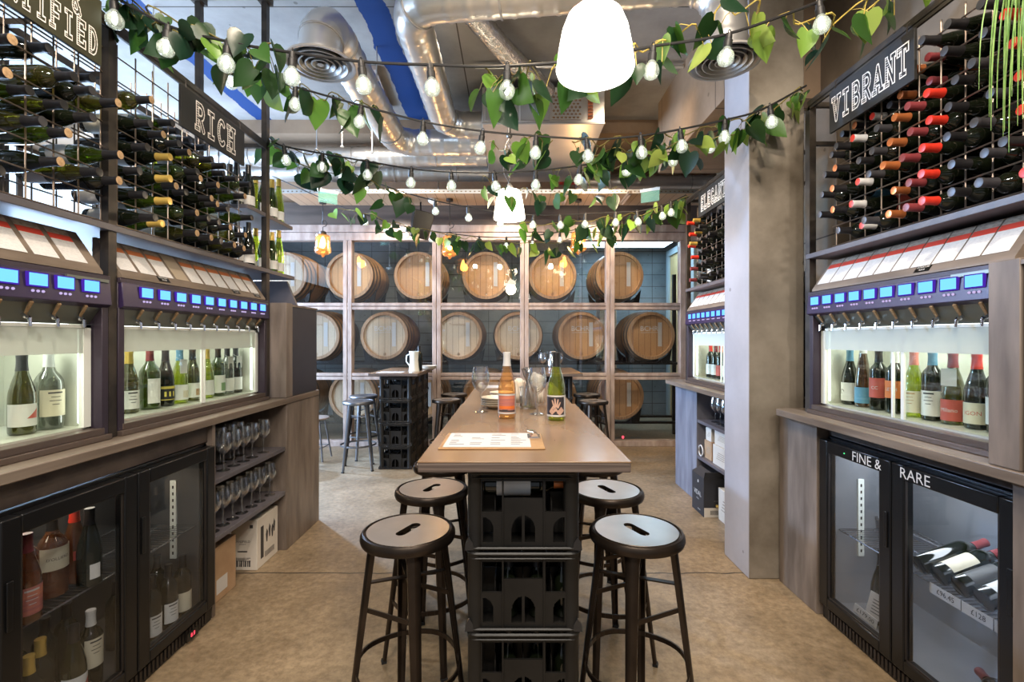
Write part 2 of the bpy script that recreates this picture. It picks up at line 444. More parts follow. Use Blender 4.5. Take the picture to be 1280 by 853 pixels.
def planks(name, a, b_, axis='X', width=.09, rough=.5, gap=.006):
    """wood made of boards side by side along an axis, each board a slightly different tone"""
    m, nt, out = _nt(name)
    b = nt.nodes.new('ShaderNodeBsdfPrincipled'); b.inputs['Roughness'].default_value = rough; L(nt, b.outputs[0], out.inputs[0])
    tc = nt.nodes.new('ShaderNodeTexCoord'); sx = nt.nodes.new('ShaderNodeSeparateXYZ'); L(nt, tc.outputs['Object'], sx.inputs[0])
    dv = nt.nodes.new('ShaderNodeMath'); dv.operation = 'DIVIDE'; dv.inputs[1].default_value = width; L(nt, sx.outputs[axis], dv.inputs[0])
    fl = nt.nodes.new('ShaderNodeMath'); fl.operation = 'FLOOR'; L(nt, dv.outputs[0], fl.inputs[0])
    wn = nt.nodes.new('ShaderNodeTexWhiteNoise'); wn.noise_dimensions = '1D'; L(nt, fl.outputs[0], wn.inputs['W'])
    mp = nt.nodes.new('ShaderNodeMapping'); mp.inputs['Scale'].default_value = {'X': (30, 30, 3), 'Y': (3, 30, 30), 'Z': (3, 3, 30)}[axis]; L(nt, tc.outputs['Object'], mp.inputs[0])
    n = nt.nodes.new('ShaderNodeTexNoise'); n.inputs['Scale'].default_value = 1.5; n.inputs['Detail'].default_value = 6; L(nt, mp.outputs[0], n.inputs['Vector'])
    av = nt.nodes.new('ShaderNodeMath'); av.operation = 'MULTIPLY_ADD'; av.inputs[1].default_value = .45; L(nt, wn.outputs['Value'], av.inputs[0])
    h = nt.nodes.new('ShaderNodeMath'); h.operation = 'MULTIPLY'; h.inputs[1].default_value = .6; L(nt, n.outputs['Fac'], h.inputs[0]); L(nt, h.outputs[0], av.inputs[2])
    mx = nt.nodes.new('ShaderNodeMixRGB'); mx.inputs[1].default_value = c4(a); mx.inputs[2].default_value = c4(b_); L(nt, av.outputs[0], mx.inputs[0])
    fr = nt.nodes.new('ShaderNodeMath'); fr.operation = 'FRACT'; L(nt, dv.outputs[0], fr.inputs[0])
    lt = nt.nodes.new('ShaderNodeMath'); lt.operation = 'LESS_THAN'; lt.inputs[1].default_value = gap / width; L(nt, fr.outputs[0], lt.inputs[0])
    m2 = nt.nodes.new('ShaderNodeMixRGB'); m2.inputs[2].default_value = (a[0] * .25, a[1] * .25, a[2] * .25, 1); L(nt, lt.outputs[0], m2.inputs[0]); L(nt, mx.outputs[0], m2.inputs[1])
    L(nt, m2.outputs[0], b.inputs['Base Color'])
    return m

def card_mat(name, paper, ink, freq=170):
    """paper with faint rows of print (rows run across local Y, stacked up the slope in Z)"""
    m, nt, out = _nt(name)
    b = nt.nodes.new('ShaderNodeBsdfPrincipled'); b.inputs['Roughness'].default_value = .6; L(nt, b.outputs[0], out.inputs[0])
    tc = nt.nodes.new('ShaderNodeTexCoord'); sx = nt.nodes.new('ShaderNodeSeparateXYZ'); L(nt, tc.outputs['Object'], sx.inputs[0])
    s = nt.nodes.new('ShaderNodeMath'); s.operation = 'MULTIPLY'; s.inputs[1].default_value = freq; L(nt, sx.outputs['Z'], s.inputs[0])
    f = nt.nodes.new('ShaderNodeMath'); f.operation = 'FRACT'; L(nt, s.outputs[0], f.inputs[0])
    lt = nt.nodes.new('ShaderNodeMath'); lt.operation = 'LESS_THAN'; lt.inputs[1].default_value = .4; L(nt, f.outputs[0], lt.inputs[0])
    n = nt.nodes.new('ShaderNodeTexNoise'); n.inputs['Scale'].default_value = 90; L(nt, tc.outputs['Object'], n.inputs['Vector'])
    g = nt.nodes.new('ShaderNodeMath'); g.operation = 'GREATER_THAN'; g.inputs[1].default_value = .5; L(nt, n.outputs['Fac'], g.inputs[0])
    mu = nt.nodes.new('ShaderNodeMath'); mu.operation = 'MULTIPLY'; L(nt, lt.outputs[0], mu.inputs[0]); L(nt, g.outputs[0], mu.inputs[1])
    mx = nt.nodes.new('ShaderNodeMixRGB'); mx.inputs[1].default_value = c4(paper); mx.inputs[2].default_value = c4(ink); L(nt, mu.outputs[0], mx.inputs[0])
    L(nt, mx.outputs[0], b.inputs['Base Color'])
    return m

M = {}
M['floor'] = floor_mat()
M['ceiling'] = concrete('slab_concrete', (.20, .19, .18), (.40, .38, .36), seams=(('Y', .9, .3), ('X', 1.9, .4)), stripes=((-1.06, -.86, -2, 5.02), (-2.64, -2.49, 2.6, 7)))
M['beam'] = concrete('beam_concrete', (.19, .125, .075), (.37, .26, .175), seams=(('Y', .6, .25),))
M['wall'] = concrete('wall_concrete', (.095, .072, .049), (.25, .20, .15), seams=(('Z', 1.25, .4),), rough=.6)
M['pillar'] = concrete('pillar_concrete', (.115, .092, .066), (.27, .235, .19), rough=.55, big=2.2)
M['limewash_lit'] = concrete('limewashed_concrete_lit', (.33, .315, .335), (.46, .44, .465), rough=.6)  # limewash, with the lavender daylight on that face put into its colour
M['darkwall'] = concrete('dark_render', (.06, .05, .045), (.12, .10, .09))
M['block'] = concrete('grey_block', (.09, .105, .11), (.19, .215, .225), seams=(('Z', .11, 0), ('X', .22, 0)), rough=.6)
M['plaster'] = mat('pale_plaster', (.42, .42, .43), .8, col2=(.52, .52, .53), scale=2)
M['steel'] = mat('dark_steel', (.035, .030, .028), .42, .6, col2=(.085, .07, .055), scale=9, detail=6)
M['wire'] = mat('mild_steel_wire', (.26, .205, .165), .34, .85)
M['board'] = mat('grey_stained_board', (.078, .072, .085), .42, col2=(.135, .122, .135), scale=4, stretch=(1, .3, 1), detail=8)
M['wood'] = mat('grey_brown_wood', (.12, .088, .068), .45, col2=(.26, .2, .155), scale=5, stretch=(4, .5, 4), detail=8, bump=.1)
M['woodv'] = mat('grey_brown_wood_upright', (.13, .10, .08), .5, col2=(.25, .2, .165), scale=4, stretch=(3, 3, .6), detail=9, bump=.1)
M['counter'] = mat('counter_wood', (.14, .105, .08), .3, col2=(.25, .2, .16), scale=4, stretch=(5, .4, 5), detail=8)
M['tabletop'] = mat('table_wood', (.19, .115, .066), .21, col2=(.30, .20, .125), scale=2.2, stretch=(2.5, .6, 3), detail=5, contrast=(.3, .75))
M['tableedge'] = mat('table_edge_ply', (.07, .05, .042), .5, col2=(.16, .12, .10), scale=6, stretch=(.4, 1, 26), detail=5)
M['frame'] = mat('timber_frame', (.30, .225, .19), .5, col2=(.47, .38, .335), scale=4, stretch=(3, 3, 1), detail=8)
M['slats'] = planks('timber_soffit', (.28, .2, .13), (.42, .31, .21), 'X', .11)
M['darkbeam'] = mat('dark_timber', (.045, .032, .027), .55, col2=(.10, .075, .06), scale=3, stretch=(.5, 3, 3), detail=6)
M['purple'] = mat('dark_plum_metal', (.035, .026, .040), .4, .2, col2=(.055, .04, .055), scale=3)
M['panel'] = mat('display_panel_plum', (.030, .018, .062), .35, .1)
M['recess'] = mat('grey_green_metal', (.20, .22, .20), .35, .7)
M['sill'] = mat('bronze_sill', (.16, .12, .10), .35, .6)
M['inner'] = mat('satin_steel_liner', (.56, .56, .48), .35, .25)
M['whiteframe'] = mat('white_frame', (.85, .88, .82), .4)
M['chrome'] = mat('chrome', (.75, .75, .76), .12, 1.0)
M['galv'] = mat('galvanised_steel', (.66, .64, .61), .32, .82, col2=(.74, .72, .69), scale=3, detail=2)
M['foil'] = mat('crinkled_foil', (.6, .6, .6), .25, 1.0, col2=(.8, .8, .8), scale=60, bump=.6)
M['diffuser'] = mat('diffuser_grey', (.38, .36, .34), .4, .3)
M['copper'] = mat('copper_coil', (.65, .28, .15), .3, 1.0)
M['black'] = mat('black_plastic', (.005, .005, .0055), .30, spec=.4)
M['blacksoft'] = mat('black_powdercoat', (.010, .009, .009), .3, .3)
M['crate'] = mat('black_crate_plastic', (.007, .0065, .006), .42, col2=(.012, .011, .010), scale=8, spec=.35)
M['crateclip'] = mat('crate_clip', (.035, .035, .038), .16, .4)
M['stool'] = mat('bronze_stool_metal', (.030, .022, .017), .33, .75, col2=(.055, .04, .03), scale=7)
M['seat'] = mat('worn_seat_metal', (.46, .44, .42), .30, .85, col2=(.58, .555, .53), scale=4)
M['stoolgrey'] = mat('grey_stool_metal', (.13, .135, .15), .32, .8, col2=(.2, .205, .22), scale=6)
M['rubber'] = mat('rubber', (.012, .012, .012), .8)
M['signboard'] = mat('sign_board', (.014, .013, .0125), .6, col2=(.022, .020, .018), scale=5)
M['oliveboard'] = mat('olive_sign_board', (.030, .030, .014), .6, col2=(.045, .042, .020), scale=4)
M['chalk'] = mat('white_paint', (.86, .82, .77), .7)
M['lamp'] = emis('lamp_shade_lit', (1.0, .93, .82), 4.5)
M['lampfar'] = emis('far_lamp_shade_lit', (1.0, .88, .68), 9.0)
M['led'] = emis('led_strip', (.95, 1.0, .92), 6.0)
M['screen'] = emis('blue_screen', (.16, .52, 1.0), 1.5, False)
M['screenpale'] = emis('pale_screen', (.5, .78, 1.0), 1.3, False)
M['bezel'] = emis('violet_glow_bezel', (.12, .04, .7), .55, False)  # bezel made to emit, carrying the violet glow around the screens
M['button'] = emis('lit_button', (.75, .6, 1.0), .8, False)
M['coolpanel'] = emis('cool_light_panel', (.50, .76, 1.0), 13.0)
M['reddigit'] = emis('red_digits', (1.0, .06, .1), 2.5, False)
M['greenled'] = emis('green_dot', (.1, 1, .3), 1.5, False)
M['filament'] = emis('warm_filament', (1.0, .62, .22), 30.0, False)
M['amber'] = glassy('amber_glass', (1.0, .72, .40), .06, .6, 2.5, body=(.9, .45, .12), body_fac=.14, glow=((1.0, .5, .14), .7))
M['bulb'] = glassy('festoon_bulb_glass', (.85, .9, .85), .10, .7, 1.8, rough=.04, body=(.8, .85, .75), body_fac=.26, glow=((.93, 1.0, .86), .9))
M['bulbcore'] = emis('festoon_led_core', (.97, 1.0, .90), 5.0, False)
M['pane'] = glassy('window_pane', (.97, .98, .98), .07, .7, 3.0, rough=.003)
M['doorpane'] = glassy('fridge_pane', (.86, .88, .9), .03, .5, 3.4, rough=.005)
M['cabpane'] = glassy('cabinet_pane', (.97, 1, .97), .03, .4, 3.5, rough=.003)
M['frost'] = glassy('frosted_band', (.8, .85, .8), .02, .3, 3.0, rough=.3, body=(.70, .74, .68), body_fac=.72, body_rough=.6)
M['clear'] = glassy('clear_glass', (.96, .975, .98), .11, 1.0, 1.5, rough=.015, body=(.85, .86, .95), body_fac=.022)  # faint pale body stands in for sparkle on the glasses
M['b_dark'] = mat('dark_bottle', (.006, .008, .004), .07, spec=.7)
M['b_green'] = glassy('green_bottle', (.26, .36, .035), .07, .7, 2.2, body=(.03, .048, .005), body_fac=.5, body_rough=.06)
M['b_olive'] = glassy('olive_bottle', (.36, .35, .06), .07, .7, 2.2, body=(.045, .043, .008), body_fac=.48, body_rough=.06)
M['b_lime'] = glassy('lime_bottle', (.70, .78, .12), .08, .8, 2.0, body=(.20, .25, .02), body_fac=.24, body_rough=.06)
M['b_clear'] = glassy('smoky_bottle', (.55, .57, .52), .09, .8, 1.9, body=(.03, .035, .035), body_fac=.25, body_rough=.06)
M['b_rose'] = glassy('rose_bottle', (1.0, .74, .42), .08, .8, 2.0, body=(.80, .42, .14), body_fac=.20, body_rough=.06)
M['b_amber'] = glassy('deep_rose_bottle', (.80, .42, .20), .07, .7, 2.2, body=(.22, .085, .032), body_fac=.42, body_rough=.08)
M['b_brown'] = glassy('brown_bottle', (.40, .22, .07), .07, .7, 2.2, body=(.06, .03, .01), body_fac=.5, body_rough=.08)
M['c_black'] = mat('black_capsule', (.014, .013, .014), .34)
M['c_grey'] = mat('grey_capsule', (.055, .053, .058), .35, .3)
M['c_white'] = mat('white_capsule', (.62, .61, .6), .4)
M['c_red'] = mat('red_capsule', (.62, .035, .018), .36)
M['c_wine'] = mat('burgundy_capsule', (.22, .040, .045), .38)
M['c_copper'] = mat('copper_capsule', (.60, .19, .06), .3, .5)
M['c_gold'] = mat('gold_capsule', (.62, .42, .10), .32, .4)
M['c_blue'] = mat('blue_capsule', (.10, .24, .36), .35)
M['c_orange'] = mat('orange_capsule', (.75, .17, .03), .4)
M['cork'] = mat('cork', (.36, .22, .11), .8, col2=(.52, .35, .19), scale=120)
M['l_white'] = mat('white_label', (.74, .73, .71), .6)
M['l_cream'] = mat('cream_label', (.66, .60, .46), .6)
M['l_red'] = mat('red_label', (.55, .07, .045), .55)
M['l_coral'] = mat('coral_label', (.52, .10, .075), .55)
M['l_orange'] = mat('orange_label', (.75, .2, .05), .55)
M['l_blue'] = mat('blue_label', (.12, .3, .45), .55)
M['l_black'] = mat('black_label', (.02, .02, .02), .5)
M['l_sunset'] = mat('sunset_label', (.66, .22, .12), .5, col2=(.36, .12, .13), scale=24, stretch=(.25, .25, 3))
M['l_photo'] = mat('photo_label', (.03, .025, .03), .5)
M['skin'] = mat('printed_skin_tone', (.52, .33, .25), .6)
M['ink'] = mat('print_ink', (.05, .045, .045), .6)
M['yellowink'] = mat('yellow_ink', (.72, .6, .12), .6)
M['greenink'] = mat('green_ink', (.2, .32, .16), .6)
M['carton'] = mat('white_carton', (.60, .55, .48), .7, col2=(.68, .63, .56), scale=4)
M['kraft'] = mat('kraft_card', (.36, .22, .12), .75, col2=(.44, .29, .17), scale=8)
M['darkcarton'] = mat('charcoal_carton', (.022, .022, .026), .55)
M['paper'] = mat('paper', (.56, .54, .52), .7)
M['card'] = card_mat('printed_card', (.70, .68, .665), (.60, .58, .575))
M['cardhead'] = mat('card_head_buff', (.36, .30, .235), .7, col2=(.26, .21, .165), scale=120, stretch=(1, .4, 1), contrast=(.5, .56))
M['cardblank'] = mat('blank_buff_card', (.38, .31, .23), .7)
M['redstripe'] = mat('red_stripe', (.60, .055, .03), .6)
M['orangestripe'] = mat('orange_stripe', (.52, .16, .05), .6)
M['menuboard'] = mat('menu_board_wood', (.14, .105, .078), .5, col2=(.24, .185, .14), scale=5, stretch=(3, .6, 3), detail=8)
M['clipwood'] = mat('clipboard_hardboard', (.34, .18, .07), .45, col2=(.42, .24, .1), scale=14)
M['oak'] = planks('barrel_head_oak', (.50, .27, .115), (.68, .41, .20), 'X', .085, .5, .004)
M['oakdark'] = planks('barrel_head_aged', (.40, .215, .095), (.56, .335, .165), 'X', .085, .5, .004)
M['oakpale'] = planks('barrel_head_pale', (.50, .38, .25), (.66, .53, .38), 'X', .085, .5, .004)
M['stave'] = mat('barrel_stave', (.30, .175, .09), .5, col2=(.46, .29, .165), scale=6, stretch=(8, .7, 8), detail=6)
M['hoop'] = mat('hoop_iron', (.16, .15, .14), .4, .85)
M['hoopdark'] = mat('hoop_iron_dark', (.07, .06, .055), .45, .8)
M['ceramic'] = mat('stoneware', (.62, .56, .46), .35)
M['napkin'] = mat('napkin', (.74, .66, .56), .8)
M['leaf'] = leaf_mat()
M['leaflight'] = leaf_mat('ivy_leaf_variegated', .68)
M['vine'] = mat('vine_stem', (.16, .13, .03), .6)
M['vineyellow'] = mat('yellow_vine_stem', (.55, .40, .08), .55)
M['cable'] = mat('black_cable', (.012, .011, .011), .5)
M['grass'] = mat('hanging_strand_green', (.15, .30, .06), .5, col2=(.30, .46, .14), scale=30)
M['redpipe'] = mat('red_paint', (.45, .04, .03), .4)
M['exitglass'] = glassy('edge_lit_panel', (.7, 1, .88), .08, .6, 2.5, body=(.6, .85, .75), body_fac=.14, glow=((.5, .95, .75), .9))
M['fridgeliner'] = mat('fridge_liner', (.10, .10, .105), .35, .5)
M['fridgealu'] = mat('fridge_aluminium', (.34, .355, .385), .36, .6, col2=(.42, .43, .46), scale=3)
M['shelfwire'] = mat('shelf_wire', (.45, .45, .47), .25, .9)
M['window'] = emis('daylight_window', (.72, .86, 1.0), 4.0)
M['backlight'] = emis('backlight_band_glow', (.62, .80, 1.0), 2.2)  # emission for the added backdrop band on the neighbouring wall
M['greenframe'] = mat('grey_blue_frame', (.30, .37, .40), .5)
M['ochre'] = mat('ochre_tile', (.48, .34, .15), .5, col2=(.58, .43, .22), scale=3)
# ------------------------------------------------------------------ camera and place
EYE, F = 1.43, 604.0
def at(px, py, Y):
    return Vector(((px - 640) * Y / F, Y, EYE - (py - 424) * Y / F))
def origin_of(o):
    v = Vector((0, 0, 0))
    while o is not None:
        v += o.location; o = o.parent
    return v
def bw(mb, name, mats, parent, **kw):
    """build a mesh given in room coordinates as a child of an unrotated thing"""
    o = mb.build(name, mats, parent, **kw)
    o.location = -origin_of(parent)
    return o

cam = bpy.data.cameras.new('camera'); cam.sensor_width = 36; cam.lens = F * 36 / 1280
cam.shift_y = -2.5 / 1280; cam.clip_start = .05
co = bpy.data.objects.new('camera', cam); COL.objects.link(co)
co.location = (0, 0, EYE); co.rotation_euler = (PI / 2, 0, 0); SC.camera = co

CZ = 3.7           # slab soffit
GY = 6.45          # glazed partition
struct('floor', MB().box(-5.6, 3.2, -2.4, 9.3, -.12, 0), M['floor'])
struct('ceiling', MB().box(-5.6, 3.2, -2.4, 9.3, CZ, CZ + .2), M['ceiling'])
struct('ceiling_beam', MB().box(-5.4, 2.9, 5.0, GY + .2, CZ - .14, CZ), M['beam'])
struct('ceiling_beam', MB().box(1.41, 2.05, 3.21, 4.66, 3.03, CZ), M['beam'])
pil = MB().box(1.41, 1.74, 2.876, 3.21, 0, CZ)
pil.m[-1] = 1
struct('pillar', pil, [M['pillar'], M['limewash_lit']], bevel=.006)
struct('wall_right', MB().box(2.05, 2.25, -2.4, 4.72, 0, CZ).box(2.05, 3.1, 4.72, 4.84, 0, CZ).box(2.9, 3.1, 4.84, GY + .15, 0, CZ), M['wall'])
struct('wall_left', MB().box(-5.6, -5.4, -2.4, 9.3, 0, .85).box(-5.6, -5.4, -2.4, 9.3, 2.75, CZ).box(-5.6, -5.4, -2.4, 2.2, .85, 2.75).box(-5.6, -5.4, 6.3, 9.3, .85, 2.75), M['plaster'])
struct('wall_back', MB().box(-5.4, 3.1, 9.1, 9.3, 0, CZ), M['block'])
struct('wall_cellar', MB().box(2.9, 3.1, GY + .15, 9.1, 0, CZ), M['block'])
struct('wall_upper', MB().box(-5.4, 2.9, GY + .02, GY + .16, 2.93, CZ), M['beam'])
struct('trim_1', MB().box(-5.4, 2.9, GY - .06, GY + .015, 2.945, 3.24), M['darkbeam'])
# the window along the far side of the neighbouring room
w2 = struct('window_2', MB().box(-5.55, -5.42, 2.2, 6.3, .85, .91).box(-5.55, -5.42, 2.2, 6.3, 2.69, 2.75).box(-5.55, -5.42, 2.2, 2.26, .91, 2.69).box(-5.55, -5.42, 6.24, 6.3, .91, 2.69).box(-5.55, -5.42, 3.54, 3.6, .91, 2.69).box(-5.55, -5.42, 4.9, 4.96, .91, 2.69), M['whiteframe'])
MB().box(-5.5, -5.48, 2.26, 6.24, .91, 2.69).build('pane', M['window'], w2)
w3 = MB()
for k in range(9): w3.box(-5.4, -5.37, -1.4 + k * .95, -1.34 + k * .95, 2.86, 3.58)
w3.box(-5.4, -5.37, -1.4, 6.26, 2.86, 2.92).box(-5.4, -5.37, -1.4, 6.26, 3.52, 3.58)
w3 = struct('backlight_band', w3, M['darkbeam'])
MB().box(-5.398, -5.39, -1.34, 6.2, 2.92, 3.52).build('pane', M['backlight'], w3)  # invented glowing band: bright backdrop behind the bottle rows, not a known window
# glazed cellar partition
MUL = [-4.53, -3.36, -2.19, -1.004, .166, 1.309]
fr = MB()
fr.box(-5.4, 2.9, GY - .03, GY + .10, 2.744, 2.845).box(-5.4, 2.9, GY - .05, GY + .10, 2.85, 2.945)
fr.box(-5.4, 2.9, GY - .02, GY + .09, 1.82, 1.862).box(-5.4, 2.9, GY - .02, GY + .09, 1.87, 1.912)
fr.box(-5.4, 2.9, GY - .02, GY + .09, .886, .928).box(-5.4, 2.9, GY - .02, GY + .09, .936, .976)
fr.box(-5.4, 2.9, GY - .03, GY + .10, 0, .075)
for x in MUL:
    fr.box(x - .057, x - .004, GY - .025, GY + .095, .075, 2.744).box(x + .004, x + .057, GY - .025, GY + .095, .075, 2.744)
    fr.box(x - .006, x + .006, GY + .0, GY + .07, .075, 2.744)
fr.box(2.24, 2.33, GY - .025, GY + .095, .075, 2.744).box(2.84, 2.9, GY - .025, GY + .095, .075, 2.744)
w1 = struct('window_1', fr, M['frame'], bevel=.004)
pn = MB()
xs = [-5.4] + MUL + [2.285, 2.88]
for a, b in zip(xs, xs[1:]):
    for z0, z1 in ((.075, .886), (.976, 1.82), (1.912, 2.744)):
        pn.box(a + .05, b - .05, GY + .03, GY + .036, z0, z1)
pn.build('pane', M['pane'], w1)
# a framed opening in the cellar's side wall
d1 = struct('door_1', MB().box(2.84, 2.9, 7.55, 7.67, 0, 3.04).box(2.84, 2.9, 8.78, 8.9, 0, 3.04).box(2.84, 2.9, 7.67, 8.78, 2.93, 3.04), M['greenframe'])
MB().box(2.875, 2.9, 7.67, 8.78, 0, 2.93).build('door_panel', M['ochre'], d1)

# ------------------------------------------------------------------ light
def area(name, loc, rot, sx, sy, power, col, spread=None):
    l = bpy.data.lights.new(name, 'AREA'); l.shape = 'RECTANGLE'; l.size = sx; l.size_y = sy; l.energy = power; l.color = col
    if spread: l.spread = R(spread)
    o = bpy.data.objects.new(name, l); COL.objects.link(o); o.location = loc; o.rotation_euler = rot
    return o
def point(name, loc, power, col, r=.04):
    l = bpy.data.lights.new(name, 'POINT'); l.energy = power; l.color = col; l.shadow_soft_size = r
    o = bpy.data.objects.new(name, l); COL.objects.link(o); o.location = loc
    return o
def spot(name, loc, target, power, col, cone=100, r=.06, blend=.5):
    l = bpy.data.lights.new(name, 'SPOT'); l.energy = power; l.color = col; l.spot_size = R(cone); l.spot_blend = blend; l.shadow_soft_size = r
    o = bpy.data.objects.new(name, l); COL.objects.link(o); o.location = loc
    o.rotation_euler = (Vector(target) - Vector(loc)).to_track_quat('-Z', 'Y').to_euler()
    return o
area('window_daylight', (-5.3, 4.3, 1.8), (0, R(-90), 0), 1.7, 3.9, 620, (.46, .67, 1.0))
spot('cool_spot', (-3.5, 5.95, 3.2), (-.6, 3.0, .2), 900, (.40, .62, 1.0), 85, .10, .3)
WARM = (1.0, .84, .66)
for x, y in ((-1.05, -.8), (-.35, -.9), (.4, -.9), (1.1, -.8)):
    spot('fill_spot', (x, y, 3.5), (x * .9, 1.9, .9), 150, (1.0, .90, .78), 105, .07)  # unseen fill spots added to light the room
for x, y in ((-.7, 1.1), (.75, 1.1)):
    spot('fill_spot', (x, y, 3.55), (x * 1.9, 1.9, 1.3), 110, WARM, 120, .07)
spot('fill_spot', (.95, 3.75, 3.0), (1.0, 4.4, .2), 70, (1.0, .76, .5), 120, .06)
spot('fill_spot', (-.5, 3.3, 3.6), (-.1, 4.2, .6), 90, WARM, 110, .06)
spot('fill_spot', (1.15, 3.3, 3.62), (.85, 6.4, 1.5), 170, (1.0, .78, .54), 64, .06, .8)  # this fill and the next three are added to brighten the partition
spot('fill_spot', (-.05, 5.95, 3.0), (-.1, 6.6, 1.2), 40, (1.0, .80, .60), 150, .05)
spot('fill_spot', (-1.5, 6.05, 3.0), (-1.5, 6.6, 1.2), 30, (1.0, .86, .74), 150, .05)
spot('fill_spot', (1.1, 6.05, 3.0), (1.1, 6.6, 1.2), 34, (1.0, .78, .56), 150, .05)
point('duct_fill', (.0, 2.0, 2.95), 12, (1.0, .78, .52), .12)  # added warm fill to brighten ducts and ceiling; no lamp hangs here
point('duct_fill', (.9, 3.8, 2.7), 5, (1.0, .70, .42), .12)
spot('fill_spot', (-1.6, 4.4, 3.55), (-1.2, 6.0, 1.5), 90, WARM, 95, .06)
for x in (-2.8, -1.6, -.4, .5, 1.6):
    spot('cellar_fill', (x, 6.68, 3.55), (x, 6.95, 1.2), 60, (1.0, .80, .56), 150, .05)  # unseen fill added just inside the glass to light the barrel heads
area('ceiling_fill', (-3.6, 3.2, 1.9), (R(180), 0, 0), 2.4, 3.0, 24, (.62, .78, 1.0))  # unseen upward fill for the neighbouring room's ceiling, no fixture
wd = bpy.data.worlds.new('world'); SC.world = wd; wd.use_nodes = True
wd.node_tree.nodes['Background'].inputs[0].default_value = (.80, .88, 1.0, 1); wd.node_tree.nodes['Background'].inputs[1].default_value = .32
SC.view_settings.view_transform = 'Standard'; SC.view_settings.look = 'None'; SC.view_settings.gamma = 1.0
SC.view_settings.use_curve_mapping = False; SC.view_settings.exposure = 0.1
SC.cycles.max_bounces = 7; SC.cycles.diffuse_bounces = 3; SC.cycles.glossy_bounces = 4; SC.cycles.transmission_bounces = 4
SC.cycles.transparent_max_bounces = 14; SC.cycles.caustics_reflective = False; SC.cycles.caustics_refractive = False
SC.cycles.sample_clamp_indirect = 4.0; SC.cycles.use_denoising = True
# ------------------------------------------------------------------ bottles
SHAPE = {
 'burgundy': [(0, .004), (.030, 0), (.0375, .004), (.0385, .012), (.0385, .128), (.0365, .152), (.0285, .186), (.0195, .216), (.0155, .240), (.0146, .268), (.0146, .284)],
 'bordeaux': [(0, .004), (.030, 0), (.0368, .004), (.0378, .012), (.0378, .180), (.0362, .196), (.029, .210), (.0195, .222), (.0152, .236), (.0144, .270), (.0144, .286)],
 'broad':    [(0, .004), (.036, 0), (.0440, .004), (.0450, .014), (.0450, .165), (.0435, .184), (.034, .204), (.0210, .222), (.0158, .240), (.0150, .270), (.0150, .288)],
 'flute':    [(0, .004), (.028, 0), (.0350, .004), (.0358, .012), (.0358, .118), (.0335, .150), (.0265, .200), (.0190, .248), (.0150, .286), (.0142, .318)],
}
CAPZ = {'burgundy': (.228, .288), 'bordeaux': (.232, .290), 'broad': (.236, .292), 'flute': (.270, .322)}
_bm = {}
def bottle_meshes(shape, glass, cap, top, lab, lz=(.028, .105), span=170):
    k = ('b', shape, glass)
    if k not in _bm: _bm[k] = MB().lathe(SHAPE[shape], 18).mesh('bottle_body', M[glass], angle=50)
    kc = ('c', shape, cap, top)
    if kc not in _bm:
        z0, z1 = CAPZ[shape]
        def r_at(z):
            p = SHAPE[shape]
            for (r0, a), (r1, b) in zip(p, p[1:]):
                if a <= z <= b and b > a: return r0 + (r1 - r0) * (z - a) / (b - a)
            return p[-1][0]
        mb = MB()
        prof = [(r_at(z0 + (z1 - z0) * q) + .0012, z0 + (z1 - z0) * q) for q in (0, .25, .5, .7)] + [(.0162, z0 + (z1 - z0) * .74), (.0168, z1 - .004), (.0162, z1)]
        mb.lathe(prof, 16, 0, cap=False)
        mb.lathe([(.0162, z1), (.012, z1 + .0006), (0, z1 + .0006)], 16, 1, cap=False)
        _bm[kc] = mb.mesh('capsule', [M[cap], M[top]], angle=40)
    kl = ('l', shape, lab, lz, span)
    if lab and kl not in _bm:
        r = SHAPE[shape][4][0] + .0007
        a = R(span)
        _bm[kl] = MB().lathe([(r, lz[0]), (r, lz[1])], 14, 0, None, -PI / 2 - a / 2, -PI / 2 + a / 2, cap=False).mesh('label', M[lab], recalc=False)
    return _bm[k], _bm[kc], _bm[kl] if lab else None
def bottle(label, shape, glass, cap, top, lab, Mx, group=None, lz=(.028, .105), span=170):
    b, c, l = bottle_meshes(shape, glass, cap, top, lab, lz, span)
    t = thing('wine_bottle', label, 'wine bottle', M=Mx, group=group)
    put('bottle_body', b, t); put('capsule', c, t)
    if l: put('label', l, t)
    return t
